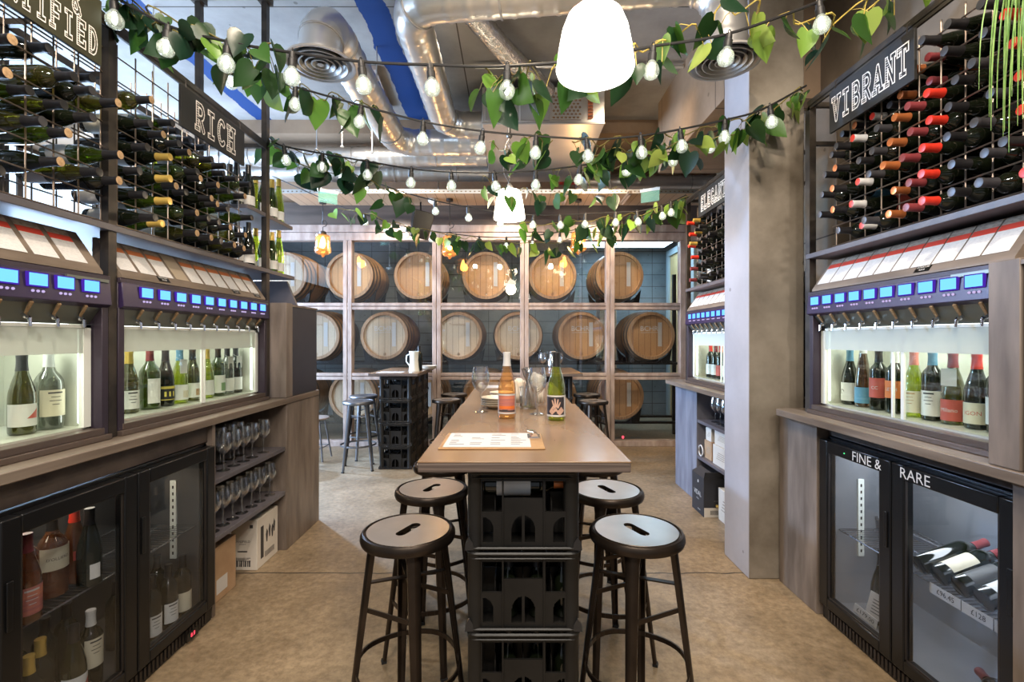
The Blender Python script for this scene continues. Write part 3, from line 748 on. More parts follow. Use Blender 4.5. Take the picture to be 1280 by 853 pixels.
def label_art(t, kind, shape, lz, text='', mat2='ink', size=.014):
    """print on a bottle's label, as a child of the label"""
    lab = [c for c in t.children if c.name.startswith('label')][0]
    r = SHAPE[shape][4][0] + .0012; zc = (lz[0] + lz[1]) / 2; mb = MB()
    if kind == 'text': bent_text(mb, text, size, r, zc, -PI / 2)
    elif kind == 'lines':
        for k, w in enumerate((.5, .32, .42, .25)):
            z = lz[1] - .014 - k * .014
            if z > lz[0] + .004: mb.lathe([(r, z), (r, z + (.006 if k == 0 else .0025))], 8, 0, None, -PI / 2 - w, -PI / 2 + w, cap=False)
    elif kind == 'triangle':
        a0, a1, n = -PI / 2 + .05, -PI / 2 + 1.0, 8
        vs = []
        for i in range(n + 1):
            a = a0 + (a1 - a0) * i / n
            vs += [(r * math.cos(a), r * math.sin(a), zc - .012), (r * math.cos(a), r * math.sin(a), zc - .012 + .036 * i / n)]
        mb.add(vs, [(2 * i, 2 * i + 2, 2 * i + 3, 2 * i + 1) for i in range(n)])
    elif kind == 'band':
        mb.lathe([(r, lz[0] + .012), (r, zc + .008)], 10, 0, None, -PI / 2 - .1, -PI / 2 + 1.1, cap=False)
    elif kind == 'border':
        for a, b in ((lz[0] + .002, lz[0] + .006), (lz[1] - .016, lz[1] - .003)): mb.lathe([(r, a), (r, b)], 10, 0, None, -PI / 2 - 1.3, -PI / 2 + 1.3, cap=False)
        for q in (-.6, -.1, .4): mb.lathe([(r, lz[0] + .02), (r, lz[0] + .045)], 3, 0, None, -PI / 2 + q, -PI / 2 + q + .22, cap=False)
    elif kind == 'circle':
        n = 20; vs = []
        for i in range(n):
            a = 2 * PI * i / n
            for q in (.009, .012): vs.append((r * math.cos(-PI / 2 - .5 + q * math.cos(a) / r), r * math.sin(-PI / 2 - .5 + q * math.cos(a) / r), zc + q * math.sin(a)))
        mb.add(vs, [(2 * i, (2 * i + 2) % (2 * n), (2 * i + 3) % (2 * n), 2 * i + 1) for i in range(n - 5)])
    o = mb.build('print', M[mat2], lab, recalc=False)
    return o
def neck_tag(t, shape, z, mat_='paper', w=.035, h=.075):
    r = .022
    MB().box(-w / 2, w / 2, -r - .014, -r - .012, z - h, z).tube([(.0165 * math.cos(a), .0165 * math.sin(a) - .003, z + .01 - .012 * max(0, -math.sin(a))) for a in [2 * PI * i / 10 for i in range(10)]], .0009, 4, closed=True).build('neck_tag', M[mat_], t)

def lie(sg, y, zc, dtip, L=.29, spin=0.0, tilt=0.0, yaw=0.0):
    """matrix for a bottle lying across the rack, neck out into the aisle; dtip: depth of the neck end behind the steel's face"""
    xtip = sg * (1.62 + dtip); xb = xtip + sg * L
    return T(xb, y, zc) @ Euler((0, R(90) * (-sg) + tilt, yaw)).to_matrix().to_4x4() @ Matrix.Rotation(spin, 4, 'Z')

# ------------------------------------------------------------------ steel racks
def rack(sg, label, y0, y1, posts, meshes, shelf, extra_shelves=(), tall=(), top=2.70, zbase=1.03):
    X = lambda d: sg * (1.62 + d)
    t = thing('wine_rack', label, 'wine rack', (sg * 1.83, (y0 + y1) / 2, 1.03))
    for y in posts:
        for d in (.0, .44):
            z1 = 3.66 if y in tall else top
            mb = MB().box(X(d), X(d + .035), y - .02, y + .02, zbase + (0 if d == 0 else .66), z1)
            if y in tall: mb.box(X(d - .02), X(d + .055), y - .03, y + .03, z1, z1 + .04)
            bw(mb, 'post', M['steel'], t)
    mb = MB().box(X(0), X(.03), y0, posts[-1], top - .005, top + .03).box(X(.0), X(.006), y0, posts[-1], top - .02, top + .0)
    mb.box(X(.44), X(.47), y0, posts[-1], top - .005, top + .03).box(X(.44), X(.47), y0, posts[-1], top - .22, top - .195)
    for y in posts:
        mb.box(X(.03), X(.44), y - .012, y + .012, top, top + .025).box(X(.03), X(.44), y - .012, y + .012, top - .21, top - .19)
    bw(mb, 'rail', M['steel'], t)
    bw(MB().box(X(-.01), X(.48), shelf[0], shelf[1], 1.866, 1.892), 'shelf', M['board'], t, bevel=.002)
    for a, b, z, d1 in extra_shelves:
        bw(MB().box(X(.005), X(d1), a, b, z - .025, z), 'shelf', M['board'], t, bevel=.002)
    for a, b, z1 in meshes:
        for d in (.032, .21):
            mb = MB(); n = int(round((b - a) / .1))
            for i in range(n + 1):
                y = a + i * .1
                mb.tube([(X(d), y, 1.892), (X(d), y, z1)], .0032, 5)
            k = 0
            while 1.905 + .1 * k < z1 - .02:
                z = 1.905 + .1 * k
                mb.tube([(X(d - .006), a - .02, z), (X(d - .006), b + .02, z)], .0032, 5); k += 1
            bw(mb, 'wire_mesh', M['wire'], t)
    return t

rack(-1, 'tall dark steel wine rack carrying the RICH and FORTIFIED signs', .9, 3.21, (.92, 1.96, 3.21), ((1.04, 1.94, 2.66), (2.02, 2.92, 2.66)), (.9, 3.58), ((2.97, 3.58, 2.262, .36),), (3.21,))
rack(1, 'tall dark steel wine rack against concrete carrying the VIBRANT sign', .9, 2.65, (.92, 2.65), ((1.06, 2.46, 2.66),), (.9, 2.65))
rack(1, 'dark steel wine rack beyond the pillar carrying the ELEGANT sign', 3.3, 4.49, (3.32, 4.49), ((3.4, 4.3, 2.6),), (3.3, 4.49))

def hang_sign(sg, y0, y1, z0, z1, d, lines, lh, label, mat_='signboard'):
    """board hung flat under the rack's top rail, lettered on the aisle side"""
    X = sg * (1.62 + d); yc = (y0 + y1) / 2
    t = thing('hanging_sign', label, 'sign', (X, yc, z0))
    W, H = y1 - y0, z1 - z0
    rz = R(90) if sg < 0 else R(-90)      # local -Y looks into the aisle
    t.rotation_euler = (0, 0, rz)
    MB().box(-W / 2, W / 2, -.004, .008, 0, H).build('board', M[mat_], t, bevel=.001)
    mb = MB()
    for x in (-W / 2 + .04, W / 2 - .04):
        mb.tube([(x, 0, H - .005), (x, 0, H + .035), (x, .012, H + .045)], .002, 5)
    mb.build('hook', M['steel'], t)
    mb = MB(); n = len(lines); step = H / (n + .35) if n > 1 else 0
    for i, (s, w) in enumerate(lines):
        sign_text(mb, s, T(0, -.006, H / 2 + ((n - 1) / 2 - i) * step), lh, w)
    mb.build('lettering', M['chalk'], t, smooth=False, recalc=False)
    return t
hang_sign(-1, 2.315, 2.865, 2.455, 2.655, -.03, [('RICH', .36)], .135, 'black board lettered RICH hung from the rack rail')
hang_sign(-1, 1.385, 1.868, 2.484, 2.735, -.03, [('SWEET &', .31), ('FORTIFIED', .45)], .094, 'olive black board lettered FORTIFIED hung from the rack rail', 'oliveboard')
hang_sign(1, 1.905, 2.415, 2.455, 2.66, -.03, [('VIBRANT', .47)], .118, 'black board lettered VIBRANT hung above red capped bottles')
hang_sign(1, 3.53, 4.11, 2.46, 2.66, -.03, [('ELEGANT', .48)], .118, 'black board lettered ELEGANT half hidden behind the pillar')

WORD = {'c_black': 'black', 'c_grey': 'grey', 'c_white': 'white', 'c_red': 'bright red', 'c_wine': 'burgundy', 'c_copper': 'copper', 'c_gold': 'gold', 'c_blue': 'blue', 'c_orange': 'orange', 'cork': 'cork ended'}
GW = {'b_dark': 'dark', 'b_green': 'green', 'b_olive': 'olive', 'b_lime': 'lime green', 'b_clear': 'clear'}
def fill(sg, ys, rows, pick, name, ref, group, gap=.08, shape=('burgundy', 'bordeaux')):
    for ci, y in enumerate(ys):
        for ri in range(rows):
            p = pick(ci, ri)
            if p is None: continue
            shp, glass, cap, top, lab = p
            z = 1.905 + .1 * ri + .0036 + .0388 + .002
            sy0, sy1 = SIGNS[name]; behind = sy0 - .03 < y < sy1 + .03 and ri >= 5
            Mx = lie(sg, y + rng.uniform(-.006, .006), z, rng.uniform(.0, .03) if behind else rng.uniform(-.095, -.02), .288, -sg * rng.uniform(-.1, 1.6) if rng.random() < .75 else rng.uniform(0, 6.28), 0, rng.uniform(-.02, .02))
            capw = 'cork ended' if (top == 'cork' and cap == 'c_black') else WORD[cap] + ' capped'
            bottle(f'{GW[glass]} bottle, {capw}, {ORD[ri]} row up, {ORD[ci]} column from {ref}, {name} rack', shp, glass, cap, top, lab, Mx, group)
SIGNS = {'FORTIFIED': (1.385, 1.868), 'RICH': (2.315, 2.865), 'VIBRANT': (1.905, 2.415), 'ELEGANT': (3.53, 4.11)}
r2 = random.Random(21)
def pick_fort(ci, ri):
    if r2.random() < .24: return None
    if ci == 5 and ri in (1, 2, 3): return ('burgundy', 'b_dark', 'c_orange', 'c_orange', 'l_white')
    g = r2.choice(['b_dark', 'b_dark', 'b_dark', 'b_olive', 'b_green'])
    return (r2.choice(['burgundy', 'bordeaux']), g, 'c_black', r2.choice(['cork', 'cork', 'c_black', 'c_grey']), r2.choice(['l_white', 'l_white', 'l_cream', None]))
fill(-1, [1.89 - .1 * i for i in range(6)], 6, pick_fort, 'FORTIFIED', 'the middle post', 'bottles lying in the FORTIFIED rack')
def pick_rich(ci, ri):
    if r2.random() < .13 or (ri == 5 and ci > 5): return None
    if ci == 1 and ri in (0, 1, 2, 3): return ('burgundy', r2.choice(['b_green', 'b_dark']), 'c_gold', 'c_gold', 'l_white')
    g = r2.choice(['b_green', 'b_green', 'b_dark', 'b_dark', 'b_olive', 'b_dark'])
    return (r2.choice(['burgundy', 'bordeaux', 'burgundy']), g, 'c_black', r2.choice(['cork', 'cork', 'c_black', 'c_grey']), r2.choice(['l_white', 'l_white', 'l_cream', 'l_white', None]))
fill(-1, [2.07 + .1 * i for i in range(9)], 6, pick_rich, 'RICH', 'the middle post', 'bottles lying in the RICH rack')
VC = ['c_black', 'c_black', 'c_white', 'c_grey', 'c_copper', 'c_wine', 'c_red', 'c_black', 'c_grey', 'c_red']
VT = ['c_grey', 'c_copper', 'c_red', 'c_grey', 'c_copper', 'c_wine', 'c_red', 'c_grey', 'c_grey', 'c_red']
VL = ['l_white', 'l_blue', 'l_coral', 'l_red', 'l_orange', 'l_white', 'l_white', 'l_white', 'l_white', 'l_white']
def pick_vib(ci, ri):
    if r2.random() < .05: return None
    c, tp, l = VC[ci], VT[ci], VL[ci]
    if r2.random() < .16 or (ci == 6 and ri > 4): c, tp = 'c_black', 'c_grey'
    return (r2.choice(['bordeaux', 'burgundy']), 'b_dark', c, tp, l)
fill(1, [2.41 - .1 * i for i in range(10)], 7, pick_vib, 'VIBRANT', 'the far post', 'bottles lying in the VIBRANT rack')
def pick_ele(ci, ri):
    if (ci, ri) in ((1, 0), (1, 1), (1, 2)): return None
    c = ['c_red', 'c_gold', 'c_black', 'c_black', 'c_black', 'c_black'][ci]
    if ri in (1, 0) and ci == 0: c = 'c_wine'
    return (r2.choice(['bordeaux', 'burgundy']), 'b_dark', c, {'c_black': 'c_grey'}.get(c, c), r2.choice(['l_white', None]))
fill(1, [4.25 - .1 * i for i in range(6)], 6, pick_ele, 'ELEGANT', 'the far post', 'bottles lying in the ELEGANT rack')
bottle('white labelled bottle standing upright in a gap of the ELEGANT rack', 'bordeaux', 'b_dark', 'c_black', 'c_black', 'l_white', T(1.72, 4.15, 1.8935, 0, 0, R(-90)), lz=(.03, .16))

# bottles standing on the two small end shelves of the RICH rack
for zi, (z, shelfname) in enumerate(((2.262, 'upper'), (1.892, 'lower'))):
    spec = [(3.02, .10, 'b_dark', 'c_black'), (3.10, .19, 'b_olive', 'c_black'), (3.115, .08, 'b_dark', 'c_black'), (3.245, .17, 'b_green', 'c_black'), (3.29, .07, 'b_green', 'c_black'), (3.335, .20, 'b_lime', 'c_copper'), (3.40, .07, 'b_green', 'c_gold'), (3.50, .07, 'b_lime', 'c_gold'), (3.43, .20, 'b_lime', 'c_gold')]
    nth = {}
    for i, (y, d, g, c) in enumerate(spec):
        row = 'front' if d < .12 else 'rear'; nth[row] = nth.get(row, 0) + 1
        bottle(f'{GW[g]} bottle with {WORD[c]} cap, {ORD[nth[row]-1]} of the {row} row on the {shelfname} end shelf', 'burgundy' if g != 'b_lime' else 'flute', g, c, c, 'l_white',
               T(-1.62 - d, y, z + .001, 0, 0, R(70 + r2.uniform(-15, 15))), 'bottles standing on the rack end shelves', lz=(.025, .085))

# ------------------------------------------------------------------ wine dispensers
def dispenser(sg, y0, y1, ys, label, mullion, mg=.05, flag=True):
    X = lambda d: sg * (1.62 + d)
    ym = (y0 + y1) / 2
    t = thing('wine_dispenser', label, 'wine dispenser', (sg * 1.83, ym, 1.031))
    b = MB()
    b.box(X(.40), X(.43), y0, y1, 1.031, 1.68)                      # back
    b.box(X(.0), X(.43), y0, y0 + .025, 1.031, 1.68).box(X(.0), X(.43), y1 - .025, y1, 1.031, 1.68)
    b.box(X(-.012), X(.43), y0, y1, 1.662, 1.682)                   # lid
    b.box(X(-.004), X(.03), y0, y0 + .03, 1.052, 1.56).box(X(-.004), X(.03), y1 - .03, y1, 1.052, 1.56)
    bw(b, 'cabinet', M['purple'], t, bevel=.002)
    bw(MB().prism([(X(-.014), 1.664), (X(-.022), 1.565), (X(.0), 1.553), (X(.02), 1.553), (X(.02), 1.664)], y0 + .004, y1 - .004), 'display_panel', M['panel'], t, bevel=.002)
    bw(MB().prism([(X(.0), 1.556), (X(.05), 1.487), (X(.065), 1.487), (X(.03), 1.556)], y0 + .03, y1 - .03), 'tap_recess', M['recess'], t)
    bw(MB().box(X(-.02), X(.09), y0, y1, 1.031, 1.052).box(X(-.006), X(.10), y0 + .02, y1 - .02, 1.052, 1.078), 'sill', M['sill'], t, bevel=.002)
    bw(MB().box(X(.05), X(.40), y0 + .025, y1 - .025, 1.078, 1.086).box(X(.385), X(.40), y0 + .025, y1 - .025, 1.086, 1.49).box(X(.09), X(.40), y0 + .025, y1 - .025, 1.49, 1.50).box(X(.07), X(.385), y0 + .0255, y0 + .029, 1.086, 1.49).box(X(.07), X(.385), y1 - .029, y1 - .0255, 1.086, 1.49), 'liner', M['inner'], t)
    wf = MB()
    for ya in (y0 + .03, y1 - .062): wf.box(X(.040), X(.060), ya, ya + .032, 1.086, 1.485)
    wf.box(X(.040), X(.060), y0 + .03, y1 - .03, 1.473, 1.485)
    wf.box(X(.045), X(.055), mullion - .008, mullion + .008, 1.086, 1.473).box(X(.045), X(.055), mullion + mg, mullion + mg + .01, 1.086, 1.473)
    bw(wf, 'white_frame', M['whiteframe'], t)
    bw(MB().box(X(.049), X(.053), y0 + .06, y1 - .06, 1.086, 1.473), 'glass_front', M['cabpane'], t)
    bw(MB().box(X(.042), X(.0445), y0 + .06, y1 - .06, 1.375, 1.473), 'frosted_band', M['frost'], t)
    bw(MB().box(X(.12), X(.14), y0 + .04, y1 - .04, 1.478, 1.489).box(X(.075), X(.083), y0 + .031, y0 + .041, 1.1, 1.47).box(X(.075), X(.083), y1 - .041, y1 - .031, 1.1, 1.47), 'led_strip', M['led'], t)
    for y in ys:
        s = bw(MB().box(X(-.0235), X(-.016), y - .037, y + .037, 1.606, 1.655), 'screen_bezel', M['bezel'], t)
        bw(MB().box(X(-.0255), X(-.017), y - .031, y + .031, 1.611, 1.651), 'screen', M['screen'], s)
        bt = MB()
        for k in (-1, 0, 1): bt.sphere((X(-.0225), y + k * .018, 1.592), .0048, 8, 5)
        bw(bt, 'buttons', M['button'], s)
        tp = MB().tube([(X(.035), y, 1.517), (X(.018), y, 1.510), (X(.006), y, 1.501), (X(.004), y, 1.474)], [.008, .008, .006, .0045], 8)
        tp.sphere((X(.02), y, 1.508), .0095, 8, 6)
        tap = bw(tp, 'tap', M['chrome'], t)
        bw(MB().bar((X(.022), y, 1.516), (X(-.012), y - .012, 1.556), (.006, .010), (.006, .009)), 'lever', M['cork'], tap)
    if flag:
        bw(MB().box(X(-.0225), X(-.013), y1 - .20 if sg < 0 else y0 + .02, y1 - .02 if sg < 0 else y0 + .20, 1.652, 1.664), 'badge_strip', M['recess'], t)
    area('dispenser_light', (X(.22), ym, 1.47), (0, 0, 0), .06, y1 - y0 - .2, 3.8, (.96, 1.0, .92))
    return t
D1 = [1.529, 1.629, 1.729, 1.836]
D2 = [2.116 + .109 * i for i in range(10)]
D3 = [2.55 - .0977 * i for i in range(10)]
D4 = [4.34 - .1 * i for i in range(10)]
dispenser(-1, .95, 1.935, D1, 'plum framed lit wine dispenser under the FORTIFIED rack', 1.43)
dispenser(-1, 1.985, 3.187, D2, 'plum framed lit wine dispenser under the RICH rack, ten screens', 2.60, .016)
dispenser(1, 1.56, 2.625, D3, 'plum framed lit wine dispenser under the VIBRANT rack', 2.062)
dispenser(1, 3.345, 4.465, D4, 'lit wine dispenser beyond the pillar under the ELEGANT rack', 3.8)

def stand(sg, y, d=.16, yaw=0): return T(sg * (1.62 + d), y, 1.087, 0, 0, R(-90 * sg) + yaw)
t = bottle('olive bottle with a white label and coral triangle, in the FORTIFIED dispenser', 'burgundy', 'b_olive', 'c_grey', 'c_grey', 'l_white', stand(-1, 1.745, .15, -.5), lz=(.03, .11)); label_art(t, 'triangle', 'burgundy', (.03, .11), mat2='l_coral')
t = bottle('broad smoky bottle with a cream label in the FORTIFIED dispenser', 'broad', 'b_clear', 'c_white', 'c_white', 'l_cream', stand(-1, 1.852, .155, -.35), lz=(.05, .15), span=120); label_art(t, 'lines', 'broad', (.05, .15))
bottle('dark bottle with an orange label at the FORTIFIED dispenser edge', 'bordeaux', 'b_dark', 'c_black', 'c_black', 'l_orange', stand(-1, 1.62, .16))
spec2 = [
 (2.245, 'burgundy', 'b_olive', 'c_gold', 'l_white', (.02, .105), 170, 'gold capped olive bottle with grey sketched white label', ('lines', 'c_grey')),
 (2.375, 'broad', 'b_green', 'c_wine', 'l_white', (.03, .15), 75, 'broad green bottle with a tall white label', None),
 (2.482, 'burgundy', 'b_dark', 'c_black', 'l_black', (.03, .105), 170, 'dark bottle with a yellow bordered black label', ('border', 'yellowink')),
 (2.588, 'burgundy', 'b_lime', 'c_blue', 'l_white', (.02, .10), 170, 'lime bottle with white neck tag and landscape label', ('band', 'l_cream')),
 (2.692, 'burgundy', 'b_olive', 'c_black', 'l_white', (.02, .10), 150, 'olive bottle with half hidden label behind the mullion', ('band', 'cork')),
 (2.815, 'burgundy', 'b_lime', 'c_gold', 'l_white', (.02, .105), 170, 'gold capped lime bottle with plain white label', None),
 (2.925, 'bordeaux', 'b_green', 'c_black', 'l_white', (.02, .125), 120, 'green bottle with a white label and green mark', ('band', 'greenink')),
 (3.02, 'bordeaux', 'b_clear', 'c_grey', 'l_white', (.02, .10), 150, 'clear bottle with white neck tag, second from the end', None),
 (3.112, 'bordeaux', 'b_dark', 'c_grey', 'l_white', (.02, .10), 170, 'dark bottle with white neck tag at the end', None)]
for i, (y, shp, g, c, l, lz, sp, lab, art) in enumerate(spec2):
    t = bottle(lab + ', in the RICH dispenser', shp, g, c, c, l, stand(-1, y, .16, -.45), 'bottles in the RICH dispenser', lz=lz, span=sp)
    if art: label_art(t, art[0], shp, lz, mat2=art[1])
    if i in (3, 7, 8): neck_tag(t, shp, .235)
spec3 = [
 (2.545, 'burgundy', 'b_dark', 'c_blue', 'l_white', (.02, .115), 170, 'blue capped dark bottle with a white circle label', ('circle', 'ink', '')),
 (2.45, 'flute', 'b_brown', 'c_white', 'l_blue', (.02, .10), 160, 'slim brown bottle with a pale blue label', None),
 (2.345, 'bordeaux', 'b_dark', 'c_black', 'l_coral', (.06, .155), 170, 'dark bottle with a coral label reading CC', ('text', 'paper', 'CC')),
 (2.245, 'bordeaux', 'b_dark', 'c_white', 'l_orange', (.07, .15), 170, 'white capped dark bottle with an orange label', ('text', 'paper', 'LETH')),
 (2.14, 'burgundy', 'b_lime', 'c_coral', 'l_cream', (.02, .115), 150, 'lime bottle with a cream label behind the mullion', ('lines', 'cork', '')),
 (2.045, 'bordeaux', 'b_dark', 'c_blue', 'l_white', (.02, .125), 170, 'dark bottle with a white label printed with a grey tree', ('lines', 'c_grey', '')),
 (1.95, 'burgundy', 'b_olive', 'c_wine', 'l_coral', (.015, .10), 170, 'olive bottle with white neck tag and rust label', ('text', 'paper', 'Milano')),
 (1.85, 'burgundy', 'b_dark', 'c_red', 'l_cream', (.02, .10), 170, 'red wax capped dark bottle with a cream label', ('text', 'l_coral', 'IGON')),
 (1.762, 'bordeaux', 'b_dark', 'c_black', 'l_white', (.03, .13), 170, 'dark bottle half hidden behind the wooden block', ('lines', 'ink', ''))]
M['c_coral'] = mat('coral_capsule', (.6, .2, .16), .4)
for i, (y, shp, g, c, l, lz, sp, lab, art) in enumerate(spec3):
    t = bottle(lab + ', in the VIBRANT dispenser', shp, g, c, c, l, stand(1, y, .16, .45), 'bottles in the VIBRANT dispenser', lz=lz, span=sp)
    if art: label_art(t, art[0], shp, lz, text=art[2], mat2=art[1], size=.022)
    if i == 6: neck_tag(t, shp, .225, w=.05, h=.07)
for i, (y, c, l, w) in enumerate(((4.33, 'c_red', 'l_white', 'red capped dark bottle with white label, nearest the far end'), (4.22, 'c_wine', 'l_white', 'burgundy capped dark bottle with white label'), (4.12, 'c_red', 'l_coral', 'red capped dark bottle with coral label'), (4.01, 'c_black', 'l_white', 'black capped dark bottle nearest the pillar'))):
    bottle(w.replace('nearest', 'next to') + ', in the ELEGANT dispenser', 'bordeaux', 'b_dark', c, c, l, stand(1, y, .16, .5), 'bottles in the ELEGANT dispenser', lz=(.03, .12))

# sloping boards with printed cards on top of the dispensers
def card_board(sg, y0, y1, ys, label, where, stripe, blank=(), badges=()):
    X = lambda d: sg * (1.62 + d)
    dz, dx = .155, .095
    t = thing('card_board', label, 'display board', (X(.05), (y0 + y1) / 2, 1.684))
    bw(MB().prism([(X(-.012), 1.684), (X(-.012), 1.694), (X(dx), 1.694 + dz), (X(dx + .014), 1.694 + dz), (X(dx + .014), 1.684)], y0, y1), 'board', M['menuboard'], t)
    def slope(q, off): # point on the slope, q 0..1 from the foot
        n = Vector((-sg * dz, 0, (dx + .012))).normalized()
        return Vector((X(-.012 + (dx + .012) * q), 0, 1.694 + dz * q)) + n * off
    def slab(mb, ya, yb, q0, q1, off, m=0):
        a, b, c, d = slope(q0, off), slope(q1, off), slope(q0, off + .0012), slope(q1, off + .0012)
        vs = []
        for y in (ya, yb):
            for p in (a, b, d, c): vs.append((p.x, y, p.z))
        mb.add(vs, [(0, 1, 2, 3), (7, 6, 5, 4), (0, 4, 5, 1), (1, 5, 6, 2), (2, 6, 7, 3), (3, 7, 4, 0)], m)
    for i, y in enumerate(ys):
        q = thing('menu_card', f'white printed card with a {stripe} stripe, {ORD[i]} from the {where}' if i not in blank else f'plain buff card with no print, {ORD[i]} from the {where}', 'card', (X(.04), y, 1.76), group='cards on the board: ' + where)
        h = .046
        a = MB(); slab(a, y - h, y + h, .16, .68, .0006)
        if i in blank:
            slab(a, y - h, y + h, .68, .99, .0006)
            bw(a, 'card', M['cardblank'], q)
        else:
            bw(a, 'card', M['card'], q)
            b_ = MB(); slab(b_, y - h, y + h, .82, .99, .0006); bw(b_, 'heading', M['cardhead'], q)
            c_ = MB(); slab(c_, y - h, y + h, .68, .82, .0006); bw(c_, 'stripe', M['redstripe' if stripe == 'red' else 'orangestripe'], q)
    for k, (y, w) in enumerate(badges):
        q = thing('badge', f'small black badge with white writing on {where} card board, ' + ['near the middle', 'towards the end', 'at the end'][k], 'badge', (X(0), y, 1.70))
        a = MB(); slab(a, y - .035, y + .035, .0, .15, .0006); bw(a, 'plate', M['black'], q)
        tb = MB()
        n = Vector((-sg * dz, 0, dx + .012)).normalized(); p = slope(.08, .003)
        yax = Vector((0, sg * -1.0, 0)); up = (slope(1, 0) - slope(0, 0)).normalized()
        mx = Matrix(((yax.x, -n.x, up.x, p.x), (yax.y, -n.y, up.y, y), (yax.z, -n.z, up.z, p.z), (0, 0, 0, 1)))
        flat_text(tb, 'SIGNATURE', .011, mx @ T(0, 0, .006)); flat_text(tb, 'POUR', .011, mx @ T(0, 0, -.007))
        bw(tb, 'writing', M['chalk'], q, smooth=False, recalc=False)
card_board(-1, .96, 1.90, [1.805, 1.69, 1.575, 1.46], 'weathered board with red striped cards over the FORTIFIED dispenser', 'FORTIFIED board end', 'red')
card_board(-1, 1.99, 3.15, [2.05 + .112 * i for i in range(10)], 'weathered board with orange striped cards over the RICH dispenser', 'RICH board post end', 'orange', (3,), ((2.24, 0), (2.83, 0), (3.06, 0)))
card_board(1, 1.545, 2.59, [2.525 - .1 * i for i in range(10)], 'weathered board with red striped cards over the VIBRANT dispenser', 'VIBRANT board far end', 'red', (), ((1.90, 0),))
card_board(1, 3.35, 4.44, [4.37 - .105 * i for i in range(10)], 'weathered board with cards over the ELEGANT dispenser', 'ELEGANT board far end', 'red')

# ------------------------------------------------------------------ counters and base cabinets
def worktop(sg, y0, y1, label, d=0.0):
    o = MB().prism([(sg * 1.515, y0), (sg * 1.515, y1 - .03), (sg * 1.545, y1), (sg * 2.045, y1), (sg * 2.045, y0)], .992, 1.03, axis='z').build('bar_counter', M['counter'], bevel=.004)
    tag(o, label, 'counter')
worktop(-1, .9, 3.83, 'long grey brown wooden counter under the RICH and FORTIFIED dispensers')
worktop(1, .9, 2.80, 'grey brown wooden counter under the VIBRANT dispenser')
worktop(1, 3.215, 4.80, 'grey brown wooden counter beyond the pillar under the ELEGANT dispenser')

t = thing('shelf_cabinet', 'open shelf cabinet holding wine glasses beside the dark bottle fridge', 'cabinet', (-1.78, 3.15, 0))
bw(MB().box(-2.03, -1.525, 3.27, 3.82, 0, .992), 'end_cupboard', M['woodv'], t, bevel=.003)
bw(MB().box(-2.05, -2.03, 2.47, 3.82, 0, .992), 'back_panel', M['darkbeam'], t)
for z in (.70, .40): bw(MB().box(-2.03, -1.535, 2.50, 3.27, z - .026, z), 'shelf', M['board'], t, bevel=.002)
bw(MB().box(-2.03, -1.535, 2.475, 2.50, 0, .992), 'side_panel', M['woodv'], t)
bw(MB().box(-1.62, -1.56, 1.46, 2.475, .905, .992), 'rail', M['darkbeam'], t)
t = thing('base_cabinet', 'brown wood base panel between the pillar and the FINE and RARE fridge', 'cabinet', (1.8, 2.68, 0))
bw(MB().box(1.582, 2.03, 2.51, 2.86, 0, .992), 'cupboard', M['woodv'], t, bevel=.003)
bw(MB().box(1.64, 1.70, 1.46, 2.51, .935, .992), 'rail', M['darkbeam'], t)
bw(MB().box(1.56, 2.03, 1.42, 1.505, 0, .992), 'side_panel', M['woodv'], t)
t = thing('shelf_cabinet', 'grey blue shelf cabinet beyond the pillar with boxes and glasses', 'cabinet', (1.83, 4.0, 0))
M['bluewood'] = mat('grey_blue_stained_wood', (.13, .13, .16), .5, col2=(.22, .22, .255), scale=4, stretch=(3, 3, .6), detail=9)
bw(MB().box(1.62, 2.03, 4.24, 4.79, 0, .992), 'end_cupboard', M['bluewood'], t, bevel=.003)
bw(MB().box(2.03, 2.045, 3.22, 4.79, 0, .992), 'back_panel', M['darkbeam'], t)
for z in (.725, .41): bw(MB().box(1.625, 2.03, 3.24, 4.24, z - .026, z), 'shelf', M['board'], t, bevel=.002)
bw(MB().box(1.625, 2.03, 3.215, 3.24, 0, .992), 'side_panel', M['woodv'], t)
# upright wooden blocks and dark boxes closing the counters
for sg, y0, y1, lab in ((-1, 3.265, 3.36, 'upright brown wooden block on the counter beside the RICH dispenser'), (1, 1.45, 1.548, 'upright brown wooden block hiding the end of the VIBRANT dispenser')):
    tag(MB().box(sg * 1.525, sg * 2.0, y0, y1, 1.031, 1.675).build('wooden_block', M['woodv'], bevel=.003), lab, 'panel')
M['darkbox'] = mat('dark_slate_laminate', (.030, .030, .042), .45, col2=(.040, .038, .05), scale=5)
t = thing('counter_box', 'dark slate box cupboard standing at the far end of the counter', 'cupboard', (-1.78, 3.57, 1.031))
bw(MB().box(-2.0, -1.53, 3.365, 3.785, 1.031, 1.655), 'body', M['darkbox'], t, bevel=.003)
bw(MB().box(-2.0, -1.525, 3.362, 3.79, 1.655, 1.668), 'lid', M['woodv'], t)
t = thing('magazine_rack', 'dark tilted board standing on the slate box cupboard', 'board', (-1.75, 3.6, 1.669))
bw(MB().prism([(-1.99, 1.669), (-1.60, 1.669), (-1.68, 1.86), (-1.99, 1.86)], 3.60, 3.625).box(-1.99, -1.62, 3.50, 3.60, 1.669, 1.68), 'board', M['board'], t)
t = thing('counter_box', 'dark slate box cupboard beside the upright block at the near end', 'cupboard', (1.78, 1.25, 1.031))
bw(MB().box(1.53, 2.0, 1.05, 1.445, 1.031, 1.655), 'body', M['darkbox'], t, bevel=.003)
bw(MB().box(1.525, 2.0, 1.045, 1.448, 1.655, 1.668), 'lid', M['woodv'], t)

